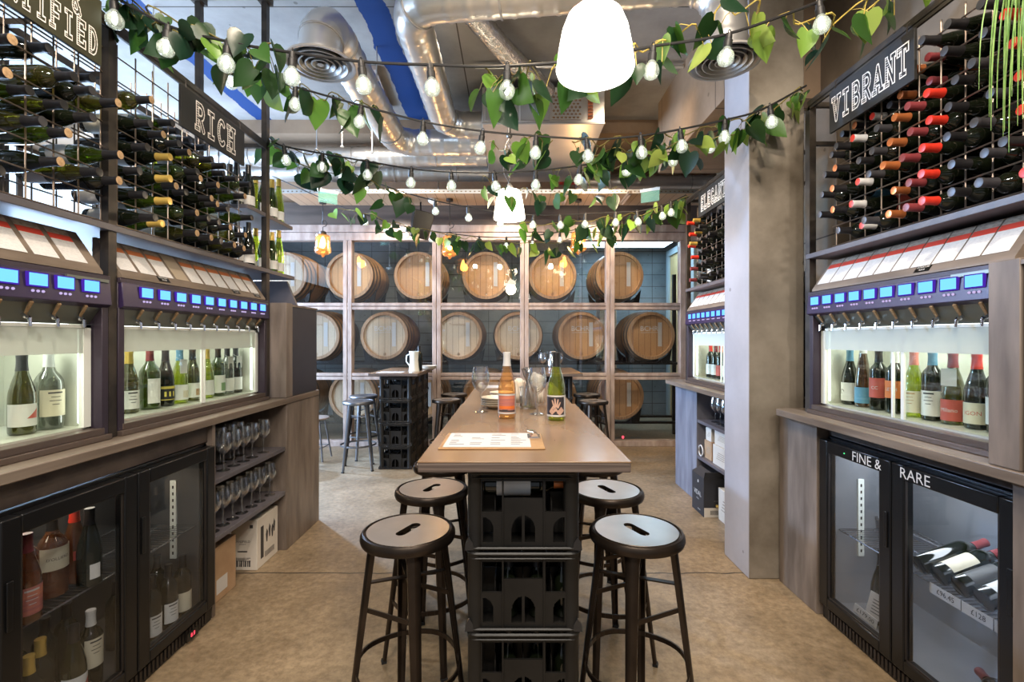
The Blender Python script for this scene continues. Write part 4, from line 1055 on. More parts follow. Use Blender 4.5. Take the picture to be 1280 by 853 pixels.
# ------------------------------------------------------------------ bottle fridges
def fridge(sg, xf, y0, ym, y1, h, label, liner, shelf_z, lamp):
    t = thing('bottle_fridge', label, 'fridge', (sg * (xf + .25), (y0 + y1) / 2, 0))
    X = lambda d: sg * (xf + d)
    c = MB().box(X(.045), X(.50), y0, y0 + .03, .02, h).box(X(.045), X(.50), y1 - .03, y1, .02, h).box(X(.045), X(.50), y0, y1, h - .035, h).box(X(.045), X(.50), y0, y1, .02, .085).box(X(.47), X(.50), y0, y1, .085, h - .035)
    c.box(X(.02), X(.045), y0, y1, .0, .075)
    bw(c, 'cabinet', M['black'], t, bevel=.003)
    l = MB().box(X(.455), X(.47), y0 + .03, y1 - .03, .085, h - .035).box(X(.06), X(.46), y0 + .03, y0 + .036, .085, h - .035).box(X(.06), X(.46), y1 - .036, y1 - .03, .085, h - .035).box(X(.06), X(.46), y0 + .03, y1 - .03, .085, .09)
    bw(l, 'liner', M[liner], t)
    for a, b in ((y0, ym - .003), (ym + .003, y1)):
        f = MB(); w = .062
        f.box(X(0), X(.043), a, a + w, .078, h - .012).box(X(0), X(.043), b - w, b, .078, h - .012).box(X(0), X(.043), a + w, b - w, .078, .078 + .05).box(X(0), X(.043), a + w, b - w, h - .012 - .06, h - .012)
        d = bw(f, 'door', M['black'], t, bevel=.005)
        bw(MB().box(X(.012), X(.018), a + w, b - w, .128, h - .072), 'glass', M['doorpane'], d)
        tr = MB().box(X(.006), X(.012), a + w, a + w + .007, .128, h - .072).box(X(.006), X(.012), b - w - .007, b - w, .128, h - .072).box(X(.006), X(.012), a + w, b - w, .128, .135)
        bw(tr, 'glazing_bead', M['hoopdark'], d)
        bw(MB().box(X(-.006), X(.0), (a + .012), (a + .030), .55, .70), 'handle', M['black'], d, bevel=.002)
    v = MB()
    for k in range(40):
        y = y0 + .06 + k * (y1 - y0 - .12) / 39
        v.box(X(.014), X(.02), y, y + .012, .012, .062)
    bw(v, 'vent_grille', M['hoopdark'], t)
    for a, b, z in shelf_z:
        s = MB(); n = int((b - a) / .022)
        for k in range(n + 1): s.tube([(X(.075), a + k * (b - a) / n, z - .003), (X(.44), a + k * (b - a) / n, z - .003)], .0017, 4)
        for d_ in (.075, .25, .44): s.tube([(X(d_), a, z - .007), (X(d_), b, z - .007)], .0035, 5)
        bw(s, 'wire_shelf', M['shelfwire'], t)
    st = MB()
    for (ya, yb) in ((y1 - .044, y1 - .036), (y0 + .036, y0 + .044)):
        st.box(X(.17), X(.20), ya, yb, .33, .72)
    bw(st, 'shelf_bracket', M['whiteframe'], t)
    hl = MB()
    for k in range(11):
        for ya in (y1 - .0445, y0 + .0435): hl.box(X(.181), X(.189), ya, ya + .001, .35 + k * .033, .365 + k * .033)
    bw(hl, 'bracket_slots', M['black'], t)
    if liner == 'fridgealu': bw(MB().box(X(.26), X(.275), y0 + .037, y1 - .037, .514, .530), 'neck_rail', M['shelfwire'], t)
    if lamp: area('fridge_light', (X(.2), (y0 + y1) / 2, h - .05), (0, 0, 0), .1, y1 - y0 - .2, lamp, (.9, .95, 1.0) if liner == 'fridgealu' else (1.0, .86, .66))
    return t
fl = fridge(-1, 1.512, 1.43, 1.955, 2.462, .90, 'black two door bottle fridge with a red display, full of wine', 'fridgeliner', ((1.47, 1.93, .50), (1.98, 2.42, .50)), 2.2)
bw(MB().box(-1.5085, -1.5075 + .002, 2.24, 2.32, .018, .058), 'display', M['black'], fl)
e = MB(); flat_text(e, '8.8', .026, T(-1.505, 2.28, .038, 0, 0, R(90))); bw(e, 'red_digits', M['reddigit'], fl, smooth=False, recalc=False)
fr_ = fridge(1, 1.583, 1.512, 2.02, 2.49, .93, 'black two door fridge lettered FINE and RARE', 'fridgealu', ((1.55, 2.0, .47), (2.05, 2.45, .47)), 5.0)
e = MB(); flat_text(e, 'FINE &', .062, T(1.5815, 2.16, .885, 0, 0, R(-90))); bw(e, 'lettering', M['chalk'], fr_, smooth=False, recalc=False)
e = MB(); flat_text(e, 'RARE', .062, T(1.5815, 1.90, .885, 0, 0, R(-90))); bw(e, 'lettering', M['chalk'], fr_, smooth=False, recalc=False)
e = MB().sphere((1.581, 2.30, .885), .003, 6, 4); bw(e, 'indicator', M['greenled'], fr_)

def fb(label, x, y, z, shp, g, c, l, lz=(.03, .11), sp=170, art=None, group=None, yaw=None, sc=1.0):
    sg = 1 if x > 0 else -1
    Mx = T(x, y, z, 0, 0, R(-90 * sg) + (yaw if yaw is not None else -.4 * -sg), sc)
    t = bottle(label, shp, g, c, c, l, Mx, group, lz=lz, span=sp)
    if art: label_art(t, art[0], shp, lz, text=art[2], mat2=art[1], size=art[3] if len(art) > 3 else .02)
    return t
G1 = 'bottles standing in the red display fridge'
US, LS = .5015, .0915
fb('grey capped rose bottle with a cream label, on the upper fridge shelf by the hinge', -1.66, 1.645, US, 'bordeaux', 'b_amber', 'c_grey', 'l_cream', (.05, .14), group=G1)
fb('deep rose bottle with a sunset label, on the upper fridge shelf', -1.598, 1.590, US, 'burgundy', 'b_amber', 'c_wine', 'l_sunset', (.03, .12), art=('lines', 'paper', ''), group=G1)
fb('broad amber bottle with a cream label, on the upper fridge shelf', -1.67, 1.755, US, 'broad', 'b_amber', 'c_black', 'l_cream', (.10, .18), art=('text', 'ink', "D'OLLIERES", .014), group=G1)
fb('red capped rose bottle, on the upper fridge shelf', -1.68, 1.855, US, 'burgundy', 'b_amber', 'c_red', 'l_coral', (.09, .125), 60, group=G1)
fb('dark bottle with a small white figure label, on the upper fridge shelf', -1.60, 1.83, US, 'burgundy', 'b_dark', 'c_black', 'l_white', (.03, .085), 50, group=G1)
fb('gold capped dark bottle by the hinge, on the fridge floor', -1.60, 1.60, LS, 'bordeaux', 'b_dark', 'c_gold', 'l_white', (.03, .11), art=('lines', 'ink', ''), group=G1)
fb('gold capped dark bottle with a white label reading LETH, on the fridge floor', -1.65, 1.69, LS, 'bordeaux', 'b_dark', 'c_gold', 'l_white', (.03, .12), art=('text', 'ink', 'LETH', .022), group=G1)
fb('green bottle with a white label and coral triangle, on the fridge floor', -1.61, 1.775, LS, 'burgundy', 'b_olive', 'c_black', 'l_white', (.03, .11), art=('triangle', 'l_coral', ''), group=G1)
fb('dark bottle with a tall cream label, on the fridge floor', -1.63, 1.87, LS, 'bordeaux', 'b_dark', 'c_white', 'l_cream', (.08, .19), 110, art=('lines', 'ink', ''), group=G1)
for i, (x, y) in enumerate(((-1.76, 1.62), (-1.77, 1.72), (-1.76, 1.82), (-1.77, 1.92))):
    fb(f'dark unlabelled bottle in the rear row of the fridge floor, {ORD[i]} from the hinge', x, y, LS, 'bordeaux', 'b_dark', 'c_black', None, group=G1)
fb('dark bottle with a white and black label, alone on the upper shelf, far door', -1.68, 2.18, US, 'bordeaux', 'b_dark', 'c_black', 'l_white', (.03, .14), art=('band', 'c_grey', ''), group=G1)
for i, (y, w) in enumerate(((2.06, 'circled white'), (2.145, 'tall white'), (2.25, 'plain white'), (2.345, 'cream'))):
    fb(f'dark bottle with a {w} label on the fridge floor, far door', -1.60, y, LS, 'bordeaux', 'b_dark', 'c_black', 'l_cream' if i == 3 else 'l_white', (.03, .12), 110, art=(('circle', 'ink', ''), ('lines', 'ink', ''), ('lines', 'c_grey', ''), None)[i], group=G1)
for i, y in enumerate((2.10, 2.22, 2.34)):
    fb(f'dark unlabelled bottle in the rear row, far door, {ORD[i]} from the middle', -1.72, y, LS, 'bordeaux', 'b_dark', 'c_black', None, group=G1)
# FINE & RARE contents
t = bottle('large dark magnum with a tilted white tag in the FINE and RARE fridge', 'burgundy', 'b_dark', 'c_black', 'c_black', None, T(1.74, 2.27, .092, 0, 0, R(-60), 1.2))
MB().box(-.045, .045, -.052, -.050, .03, .13, M=T(0, 0, 0, 0, R(12), 0)).build('paper_tag', M['paper'], t)
e = MB()
for k in range(5): e.box(-.03, .03 - .008 * (k % 3), -.0527, -.0525, .05 + k * .013, .053 + k * .013, M=T(0, 0, 0, 0, R(12), 0))
e.build('writing', M['c_grey'], t)
t = thing('price_tag', 'white price tag reading 179.00 below the magnum', 'price tag', (1.66, 2.27, .13), R(-78))
MB().box(-.06, .06, -.001, .001, -.022, .022, M=T(0, 0, 0, 0, R(10), 0)).build('tag', M['paper'], t)
e = MB(); flat_text(e, '£179.00', .028, T(0, -.002, 0, 0, R(10), 0)); e.build('writing', M['ink'], t, smooth=False, recalc=False)
for i, (y, c, lb) in enumerate(((1.955, 'c_wine', None), (1.868, 'c_wine', 'l_cream'), (1.78, 'c_wine', 'l_black'), (1.69, 'c_black', 'l_white'), (1.602, 'c_black', 'l_cream'))):
    Mx = T(1.645, y, .4715 + .0378 + .004) @ Euler((0, R(90 - 19), .04 * (i % 2))).to_matrix().to_4x4() @ Matrix.Rotation(R(-110), 4, 'Z')
    bottle(f'dark {WORD[c]} capped bottle lying on the FINE and RARE shelf, {ORD[i]} from the middle', 'bordeaux', 'b_dark', c, c, lb, Mx, 'bottles lying in the FINE and RARE fridge', lz=(.04, .15))
t = thing('price_strip', 'long white price strip along the FINE and RARE wire shelf', 'price tag', (1.652, 1.72, .45), R(-90))
MB().box(-.19, .19, -.002, 0, -.02, .02).build('strip', M['paper'], t)
e = MB()
for x, s in ((-.12, '£96.45'), (0.01, '£128'), (.12, '£128')): flat_text(e, s, .028, T(x, -.003, 0))
for x in (-.055, .065): e.box(x - .001, x + .001, -.003, -.002, -.02, .02)
e.build('writing', M['ink'], t, smooth=False, recalc=False)
Mx = T(1.73, 1.62, .09 + .0378 + .001) @ Euler((0, R(90), R(70))).to_matrix().to_4x4()
bottle('dark burgundy capped bottle lying on the FINE and RARE fridge floor', 'bordeaux', 'b_dark', 'c_wine', 'c_wine', None, Mx)

# ------------------------------------------------------------------ wine glasses on the shelves
GP = [(0, 0), (.034, 0), (.034, .002), (.012, .006), (.0045, .012), (.0036, .03), (.0036, .082), (.006, .090), (.022, .102), (.036, .122), (.0425, .146), (.0415, .168), (.036, .195), (.0325, .212), (.0315, .212), (.035, .195), (.040, .168), (.041, .146), (.034, .123), (.018, .104), (0, .096)]
glass_me = MB().lathe(GP, 18).mesh('glass', M['clear'], angle=60)
def wineglass(x, y, z, label, group, s=1.0, rz=0):
    o = put('wine_glass', glass_me); o.location = (x, y, z); o.scale = (s, s, s)
    tag(o, label, 'wine glass', group)
    return o
G = 'wine glasses on the cabinet shelves'
for i, y in enumerate((2.68, 2.78, 2.88, 2.975, 3.11)): wineglass(-1.60, y, .7005, f'clear wine glass, {ORD[i]} from the fridge, front row of the upper cabinet shelf', G)
for i, y in enumerate((2.63, 2.73, 2.83, 2.93, 3.02)): wineglass(-1.71, y, .7005, f'clear wine glass, {ORD[i]} from the fridge, rear row of the upper cabinet shelf', G)
for i, y in enumerate((2.58, 2.675, 2.766, 2.861, 2.968, 3.064, 3.19)): wineglass(-1.60, y, .4005, f'clear wine glass, {ORD[i]} from the fridge, lower cabinet shelf', G)
for i, (x, y) in enumerate(((1.72, 4.09), (1.72, 3.99), (1.72, 3.89), (1.83, 4.04), (1.83, 3.94))): wineglass(x, y, .7255, f'clear wine glass, {ORD[i]} on the shelf beyond the pillar', G)

# ------------------------------------------------------------------ cartons
def carton(name, label, x0, x1, y0, y1, z0, h, m, prints):
    t = thing(name, label, 'box', ((x0 + x1) / 2, (y0 + y1) / 2, z0))
    w, d = x1 - x0, y1 - y0
    mb = MB().box(-w / 2, w / 2, -d / 2, d / 2, 0, h)
    mb.build('carton', M[m], t, bevel=.003)
    prints(t, w, d, h)
    return t
def p_white(t, w, d, h):
    e = MB()
    flat_text(e, 'LANSFIELD', .02, T(0, -d / 2 - .001, h * .57)); flat_text(e, 'vineyard', .012, T(0, -d / 2 - .001, h * .52))
    for k in range(4): e.box(-.05 + .01 * (k % 2), .05 - .012 * (k % 3), -d / 2 - .0012, -d / 2 - .0008, h * (.24 - .02 * k), h * (.248 - .02 * k))
    for k in range(13): e.box(-.055 + k * .0085, -.055 + k * .0085 + .003 + .002 * (k % 3), -d / 2 - .0012, -d / 2 - .0008, .022, .06)
    e.box(-.03, .03, -d / 2 - .0012, -d / 2 - .0008, h * .36, h * .385).box(.045, .065, -d / 2 - .0012, -d / 2 - .0008, h - .05, h - .03)
    for k, (yy, zz) in enumerate(((-.02, .17), (.015, .19), (.05, .175), (.075, .2))):
        e.add([(w / 2 + .001, yy, zz - .04), (w / 2 + .001, yy + .012, zz - .04), (w / 2 + .001, yy + .02, zz + .02), (w / 2 + .001, yy + .004, zz + .045), (w / 2 + .001, yy - .008, zz + .01)], [(0, 1, 2, 3, 4)])
    e.box(w / 2 + .0006, w / 2 + .0012, -.09, -.055, .05, h - .06)
    for k in range(10): e.box(w / 2 + .0006, w / 2 + .0012, -.035 + k * .012, -.03 + k * .012, .04, .075)
    e.build('print', M['ink'], t, smooth=False, recalc=False)
carton('wine_carton', 'white printed wine carton on the floor below the glass shelves', -1.755, -1.575, 2.985, 3.25, 0, .31, 'carton', p_white)
def p_kraft(t, w, d, h):
    e = MB()
    flat_text(e, 'WINE', .05, T(0, -d / 2 - .001, h * .5)); e.box(w / 2 + .0006, w / 2 + .0012, -.05, .05, .04, .12)
    e.build('print', M['paper'], t, smooth=False, recalc=False)
carton('wine_carton', 'brown card wine carton squeezed between the fridge and white carton', -1.80, -1.60, 2.53, 2.80, 0, .30, 'kraft', p_kraft)
carton('wine_carton', 'slim white carton behind the brown one beside the white printed carton', -1.90, -1.72, 2.83, 2.965, 0, .28, 'carton', p_kraft)
def p_dark(t, w, d, h):
    e = MB()
    flat_text(e, 'VIDAL', .055, T(-w / 2 - .001, .0, h * .52, 0, 0, R(-90))); flat_text(e, 'estate', .02, T(-w / 2 - .001, .0, h * .38, 0, 0, R(-90)))
    flat_text(e, 'wines', .022, T(-w / 2 - .001, -.03, h * .12, 0, 0, R(-90)))
    e.box(-w / 2 - .0012, -w / 2 - .0006, -.02, .0, h * .8, h * .87)
    flat_text(e, '- - - -', .018, T(.02, -d / 2 - .001, h * .42))
    e.build('print', M['paper'], t, smooth=False, recalc=False)
    MB().box(-w / 2 + .004, w / 2, -d / 2 - .002, -d / 2, .0, .075).build('barcode_panel', M['carton'], t)
    e = MB()
    for k in range(14): e.box(-.03 + k * .006, -.027 + k * .006, -d / 2 - .003, -d / 2 - .002, .02, .055)
    e.build('barcode', M['ink'], t)
    f = MB().box(-w / 2, w / 2 - .01, -.002, .0, 0, .06, M=T(0, -d / 2, h, R(25), 0, 0)).box(-.002, 0, -d / 2, d / 2, 0, .08, M=T(-w / 2 + .002, 0, h + .001, 0, R(62), 0))
    f.build('flap', M['darkcarton'], t)
    MB().lathe([(0, 0), (.011, .004), (.013, .016), (.009, .028), (0, .034)], 10, M=T(.02, -d / 2 - .002, h * .30, R(90), 0, 0)).build('emblem', M['c_gold'], t)
carton('wine_carton', 'charcoal wine carton with open flaps on the floor by the pillar', 1.535, 1.70, 3.87, 4.12, 0, .312, 'darkcarton', p_dark)
def p_none(t, w, d, h):
    e = MB()
    for k in range(4): e.box(-w / 2 - .0012, -w / 2 - .0006, -d * .3, d * .25 - .01 * k, h * (.35 + .1 * k), h * (.38 + .1 * k))
    e.build('print', M['cardhead'], t)
carton('gift_box', 'tan gift box on the middle shelf beyond the pillar', 1.66, 1.76, 4.02, 4.17, .4105, .155, 'kraft', p_none)
carton('gift_box', 'small white box stacked on the tan gift box', 1.665, 1.74, 4.04, 4.15, .5665, .11, 'carton', p_none)
carton('gift_box', 'white wine box on the middle shelf next to the tan box', 1.65, 1.80, 3.70, 3.97, .4105, .16, 'carton', p_none)
carton('gift_box', 'white wine box stacked on another white box beyond the pillar', 1.66, 1.80, 3.72, 3.96, .5715, .12, 'carton', p_none)
carton('gift_box', 'upright white box on the floor beside the charcoal carton', 1.64, 1.70, 3.62, 3.84, 0, .25, 'carton', p_none)
o = MB().tube([(1.642, 4.20 + .045 * math.cos(a), .46 + .045 * math.sin(a)) for a in [2 * PI * i / 20 for i in range(20)]], .006, 6, closed=True).build('tape_ring', M['paper'])
tag(o, 'white ring of tape hanging at the shelf end by the tan box', 'tape')
# ------------------------------------------------------------------ black bottle crates
def panel_mask(W, H, cell, kind):
    """openings of a crate side as a raster: True = plastic"""
    nx, ny = int(round(W / cell)), int(round(H / cell))
    m = [[True] * nx for _ in range(ny)]
    def cut(x0, x1, z0, z1, arch=None):
        for j in range(ny):
            for i in range(nx):
                x, z = (i + .5) * cell - W / 2, (j + .5) * cell
                if x0 < x < x1 and z0 < z < z1:
                    if arch:
                        cx, r = arch
                        zz = z1 - r * 1.25
                        if z > zz and ((x - cx) / r) ** 2 + ((z - zz) / (r * 1.25)) ** 2 > 1: continue
                    m[j][i] = False
    u = W / .30
    if kind == 'front':
        for s in (-1, 1):
            a, b = sorted((s * .067 * u, s * .128 * u)); cut(a, b, .118, .212)
            a, b = sorted((s * .004 * u, s * .036 * u)); cut(a, b, .022, .105, (0, .036 * u))
            a, b = sorted((s * .092 * u, s * .125 * u)); cut(a, b, .022, .100, (s * .125 * u, .036 * u))
        cut(-.060 * u, .060 * u, .158, .212)
    else:
        for k in (-1, 0, 1):
            c = k * .095 * u
            cut(c - .036 * u, c + .036 * u, .145, .212)
            cut(c - .030 * u, c - .003, .022, .100, (c, .030 * u)); cut(c + .003, c + .030 * u, .022, .100, (c, .030 * u))
    return greedy(m, nx, ny)
CW, CD, CH = .36, .36, .2545
def make_crate_meshes():
    cell = .003
    out = {}
    for kind, w in (('front', CW - .05), ('side', CD - .05)):
        mb = MB()
        for i, j, a, b in panel_mask(w, .236, cell, kind):
            mb.box(i * cell - w / 2, (i + a) * cell - w / 2, -.004, .004, j * cell, (j + b) * cell)
        out[kind] = mb
    body = MB()
    f, s = out['front'], out['side']
    for k, (mb, d) in enumerate(((f, CD / 2 - .016), (f, CD / 2 - .016))):
        body.add(mb.v, mb.f, 0, T(0, -d, .004) if k == 0 else T(0, d, .004, 0, 0, PI))
    for k in (0, 1):
        body.add(s.v, s.f, 0, T(CW / 2 - .016, 0, .004, 0, 0, R(90)) if k == 0 else T(-CW / 2 + .016, 0, .004, 0, 0, R(-90)))
    body.box(-CW / 2 + .02, CW / 2 - .02, -CD / 2 + .02, CD / 2 - .02, .004, .010)
    # ribs on the faces and rolled lips
    for sx in (-1, 1):
        for q in (-.065, .065):
            body.box(q * CW / .36 - .002, q * CW / .36 + .002, sx * (CD / 2 - .012), sx * (CD / 2 - .005), .012, .225)
    body_me = body.mesh('crate_wall', M['crate'], angle=30)
    rims = []
    for z, r in ((.245, .006), (.008, .005), (.230, .003)):
        pts = []
        for cx, cy, a0 in ((CW / 2 - .03, CD / 2 - .03, 0), (-CW / 2 + .03, CD / 2 - .03, 90), (-CW / 2 + .03, -CD / 2 + .03, 180), (CW / 2 - .03, -CD / 2 + .03, 270)):
            for i in range(5):
                a = R(a0 + 90 * i / 4); pts.append((cx + .025 * math.cos(a), cy + .025 * math.sin(a), z))
        rims.append(MB().tube(pts, r, 6, closed=True).mesh('rim', M['crate']))
    posts, clips = [], []
    for cx in (-1, 1):
        for cy in (-1, 1):
            x, y = cx * (CW / 2 - .028), cy * (CD / 2 - .028)
            posts.append(MB().lathe([(.026, .002), (.027, .012), (.025, .02), (.025, .238), (.027, .245), (.025, .2535)], 12, M=T(x, y, 0)).mesh('corner_post', M['crate']))
            x, y = cx * (CW / 2 - .010), cy * (CD / 2 - .010)
            clips.append(MB().prism([(-.014, .0), (.014, .0), (.012, .022), (0, .040), (-.012, .022)], -.008, .008, M=T(x, y, .003)).mesh('stacking_clip', M['crateclip'], angle=30))
    div = MB()
    for q in (-.25, 0, .25): div.box(q * CW - .0015, q * CW + .0015, -CD / 2 + .03, CD / 2 - .03, .012, .15)
    for q in (-.16, .16): div.box(-CW / 2 + .03, CW / 2 - .03, q * CD - .0015, q * CD + .0015, .012, .15)
    div_me = div.mesh('dividers', M['crate'], smooth=False)
    return [('crate_wall', body_me)] + [('rim', q) for q in rims] + [('corner_post', q) for q in posts] + [('stacking_clip', q) for q in clips] + [('dividers', div_me)]
CM = make_crate_meshes()
def crate(x, y, z, label, group):
    t = thing('bottle_crate', label, 'crate', (x, y, z), 0, group)
    for n, me in CM: put(n, me, t)
    return t
LEV = ['lowest', 'second', 'third', 'topmost']
def stack(x, y, where, group):
    for k in range(4): crate(x, y, CH * k + .0005, f'black plastic bottle crate, {LEV[k]} of the {where}', group)

# ------------------------------------------------------------------ tall tables on crates
TZ = 1.02
def table(x0, x1, y0, y1, label, clip=0.0):
    t = thing('table_top', label, 'table', ((x0 + x1) / 2, (y0 + y1) / 2, TZ))
    bw(MB().box(x0, x1, y0, y1, TZ + .002, TZ + .031), 'core', M['tableedge'], t, bevel=.003)
    bw(MB().box(x0 - .001, x1 + .001, y0 - .001, y1 + .001, TZ + .031, TZ + .036), 'veneer', M['tabletop'], t, bevel=.0015)
    return t
table(-.288, .363, 1.473, 2.79, 'long brown wooden table top carrying the clipboard and bottles')
table(-.283, .345, 2.795, 4.19, 'brown wooden table top butted behind the clipboard table')
table(-1.57, -1.03, 5.27, 6.33, 'brown wooden table top with white jug against the glazed partition')
table(.21, .77, 5.25, 6.33, 'brown wooden table top with steel carafe against the glazed partition')
stack(.036, 1.692, 'crate stack nearest the clipboard', 'crates under the clipboard table')
stack(.036, 2.56, 'rear crate stack under the clipboard table', 'crates under the clipboard table')
stack(.03, 3.88, 'crate stack under the middle table', 'crates under the middle table')
for k, y in enumerate((5.47, 5.835, 6.20)): stack(-1.28, y, ('front', 'middle', 'rear')[k] + ' stack below the white jug', 'crates under the white jug table')
for k, y in enumerate((5.50, 6.10)): stack(.49, y, ('front', 'rear')[k] + ' stack below the steel carafe', 'crates under the carafe table')
# bottles lying in the front crate stack
bottle('dark bottle with white label lying in the topmost crate under the table', 'bordeaux', 'b_dark', 'c_copper', 'c_copper', 'l_white', T(-.095, 1.596, CH * 3 + .190) @ Euler((0, R(90), 0)).to_matrix().to_4x4() @ Matrix.Rotation(R(20), 4, 'Z'), lz=(.045, .155))
bottle('dark bottle lying across the dividers inside the topmost crate', 'burgundy', 'b_dark', 'c_black', 'c_black', 'l_cream', T(.17, 1.715, CH * 3 + .193) @ Euler((0, R(-90), 0)).to_matrix().to_4x4(), lz=(.03, .11))
for k, z in ((2, 'third'), (1, 'second')):
    for i, x in enumerate((-.009, .081, .166)):
        bottle(f'dark empty bottle standing in the {z} crate, {ORD[i]} slot from the aisle stools', 'burgundy', 'b_dark', 'c_black', 'c_grey', None, T(x, 1.60, CH * k + .0115, 0, 0, 0, .70))

# ------------------------------------------------------------------ stools
def stool_meshes(metal, seat):
    N = 48; top = MB(); zt = .748
    def loop(fn, z): return [(*fn(i), z) for i in range(N)]
    circ = lambda r: (lambda i: (r * math.cos(2 * PI * i / N), r * math.sin(2 * PI * i / N)))
    def slot(i, hw=.043, hr=.0185):
        a = 2 * PI * i / N; c, s = math.cos(a), math.sin(a)
        # stadium along x
        for _ in (0,):
            k = hr / abs(s) if abs(s) > 1e-6 else 9
            if abs(c * k) <= hw: return (c * k, s * k)
            b = hw * (1 if c > 0 else -1)
            B = c * b; D = max(0, B * B - (hw * hw - hr * hr)); q = B + math.sqrt(D)
            return (c * q, s * q)
    rings = [(slot, zt - .012), (slot, zt - .001), (circ(.095), zt), (circ(.1455), zt - .0005), (circ(.1485), zt - .005), (circ(.1515), zt - .005), (circ(.1545), zt + .001), (circ(.161), zt - .001), (circ(.1665), zt - .010), (circ(.168), zt - .022), (circ(.164), zt - .034), (circ(.158), zt - .036), (circ(.156), zt - .012), (circ(.095), zt - .010), (slot, zt - .012)]
    vs = []
    for fn, z in rings: vs += loop(fn, z)
    fs = []; ms = []
    for k in range(len(rings) - 1):
        for i in range(N):
            j = (i + 1) % N
            fs.append((k * N + i, k * N + j, (k + 1) * N + j, (k + 1) * N + i))
    top.v = vs; top.f = fs; top.m = [1 if (q // N) in (1, 2) else 0 for q in range(len(fs))]
    legs = []
    for k in range(4):
        a = R(45 + 90 * k); c, s = math.cos(a), math.sin(a)
        p0 = Vector((c * .138, s * .138, .722)); p1 = Vector((c * .222, s * .222, .012))
        out = Vector((c, s, .12)).normalized(); side = Vector((-s, c, 0))
        mb = MB()
        for sgn in (-1, 1):     # folded sheet: two flanges meeting in a rounded ridge
            vs = []
            for q in (0, .06, .5, 1):
                p = p0.lerp(p1, q); w = .0235 * (1 - q) + .0135 * q; dpt = .026 * (1 - q) + .016 * q
                if q == 0: w *= 1.25
                for o_, i_ in ((0, 0), (w * .75, -.004), (w, -dpt * .4), (w, -dpt)):
                    vs.append(p + side * sgn * o_ + out * i_)
                for o_, i_ in ((w - .003, -dpt), (w - .003, -dpt * .45), (w * .7, -.008), (0, -.004)):
                    vs.append(p + side * sgn * o_ + out * i_)
            fs = []
            for r in range(3):
                for e in range(8):
                    f_ = (e + 1) % 8
                    fs.append((r * 8 + e, r * 8 + f_, (r + 1) * 8 + f_, (r + 1) * 8 + e))
            fs.append(tuple(range(7, -1, -1))); fs.append(tuple(range(24, 32)))
            mb.add(vs, fs)
        ft = MB().bar(p1 + out * -.008, p1 + Vector((c * .0015, s * .0015, -.012)) + out * -.008, (.027, .029), (.020, .022), up=(c, s, 0))
        legs.append((mb.mesh('leg', metal, angle=40), ft.mesh('rubber_foot', M['rubber'])))
    br = MB()
    rad = lambda z: .138 + (.222 - .138) * (.722 - z) / .71
    for k in (0, 1):
        a = R(45 + 90 * k); r = rad(.575) - .012
        br.bar((r * math.cos(a), r * math.sin(a), .575 + .004 * k), (-r * math.cos(a), -r * math.sin(a), .575 + .004 * k), .020, .005)
    ring = MB()
    r0 = rad(.27) - .010
    for k in range(4):
        a0 = R(45 + 90 * k)
        p = Vector((r0 * math.cos(a0), r0 * math.sin(a0), .27)); q = Vector((r0 * math.cos(a0 + PI / 2), r0 * math.sin(a0 + PI / 2), .27))
        mid = (p + q) / 2; outw = mid.normalized() * Vector((1, 1, 0)) if False else Vector((mid.x, mid.y, 0)).normalized()
        pts = [p.lerp(q, i / 10) + outw * (.062 * math.sin(PI * i / 10)) for i in range(11)]
        for a, b in zip(pts, pts[1:]): ring.bar(a, b, .006, .018)
    lows = []
    for k in (1, 3):
        a0 = R(45 + 90 * k); r = rad(.47) - .012
        lows.append(MB().bar((r * math.cos(a0), r * math.sin(a0), .49), (r * math.cos(a0 + PI / 2), r * math.sin(a0 + PI / 2), .49), .005, .016).mesh('stretcher', metal))
    return top.mesh('seat', [metal, seat], angle=40), legs, br.mesh('cross_brace', metal), ring.mesh('footrest_ring', metal), lows
ST = stool_meshes(M['stool'], M['seat']); SG = stool_meshes(M['stoolgrey'], M['stoolgrey'])
def stool(x, y, rz, label, S=ST, group=None):
    t = thing('bar_stool', label, 'stool', (x, y, 0), rz, group)
    put('seat', S[0], t)
    for l, f in S[1]:
        lo = put('leg', l, t); put('rubber_foot', f, lo)
    put('cross_brace', S[2], t); put('footrest_ring', S[3], t)
    for q in S[4]: put('stretcher', q, t)
    return t
GS = 'round metal bar stools at the long table'
stool(-.372, 1.735, R(65), 'bronze bar stool with scuffed seat beside the crates and fridge', group=GS)
stool(.446, 1.735, R(115), 'bronze bar stool with bluish shining seat facing the FINE and RARE fridge', group=GS)
stool(-.368, 2.22, R(68), 'bronze bar stool with copper tinted seat, second on the fridge display side', group=GS)
stool(.430, 2.20, R(112), 'bronze bar stool with lilac tinted seat, second towards the pillar', group=GS)
stool(-.375, 2.66, R(4), 'bronze bar stool half under the table, third on the fridge display side', group=GS)
stool(.445, 2.66, R(8), 'bronze bar stool half hidden under the table, third towards the pillar', group=GS)
stool(-1.695, 5.33, R(15), 'pale grey metal bar stool in front of the white jug table', SG)
stool(-1.80, 5.86, R(40), 'grey metal bar stool behind another, against the partition', SG)
stool(-.74, 5.48, R(10), 'dark metal bar stool between crates and long table')
stool(-.72, 6.02, R(30), 'dark metal bar stool close to the partition, between the crate tables')
stool(.90, 5.36, R(20), 'dark metal bar stool beside the steel carafe table')
stool(.93, 6.0, R(35), 'dark metal bar stool behind another, beside the carafe table')
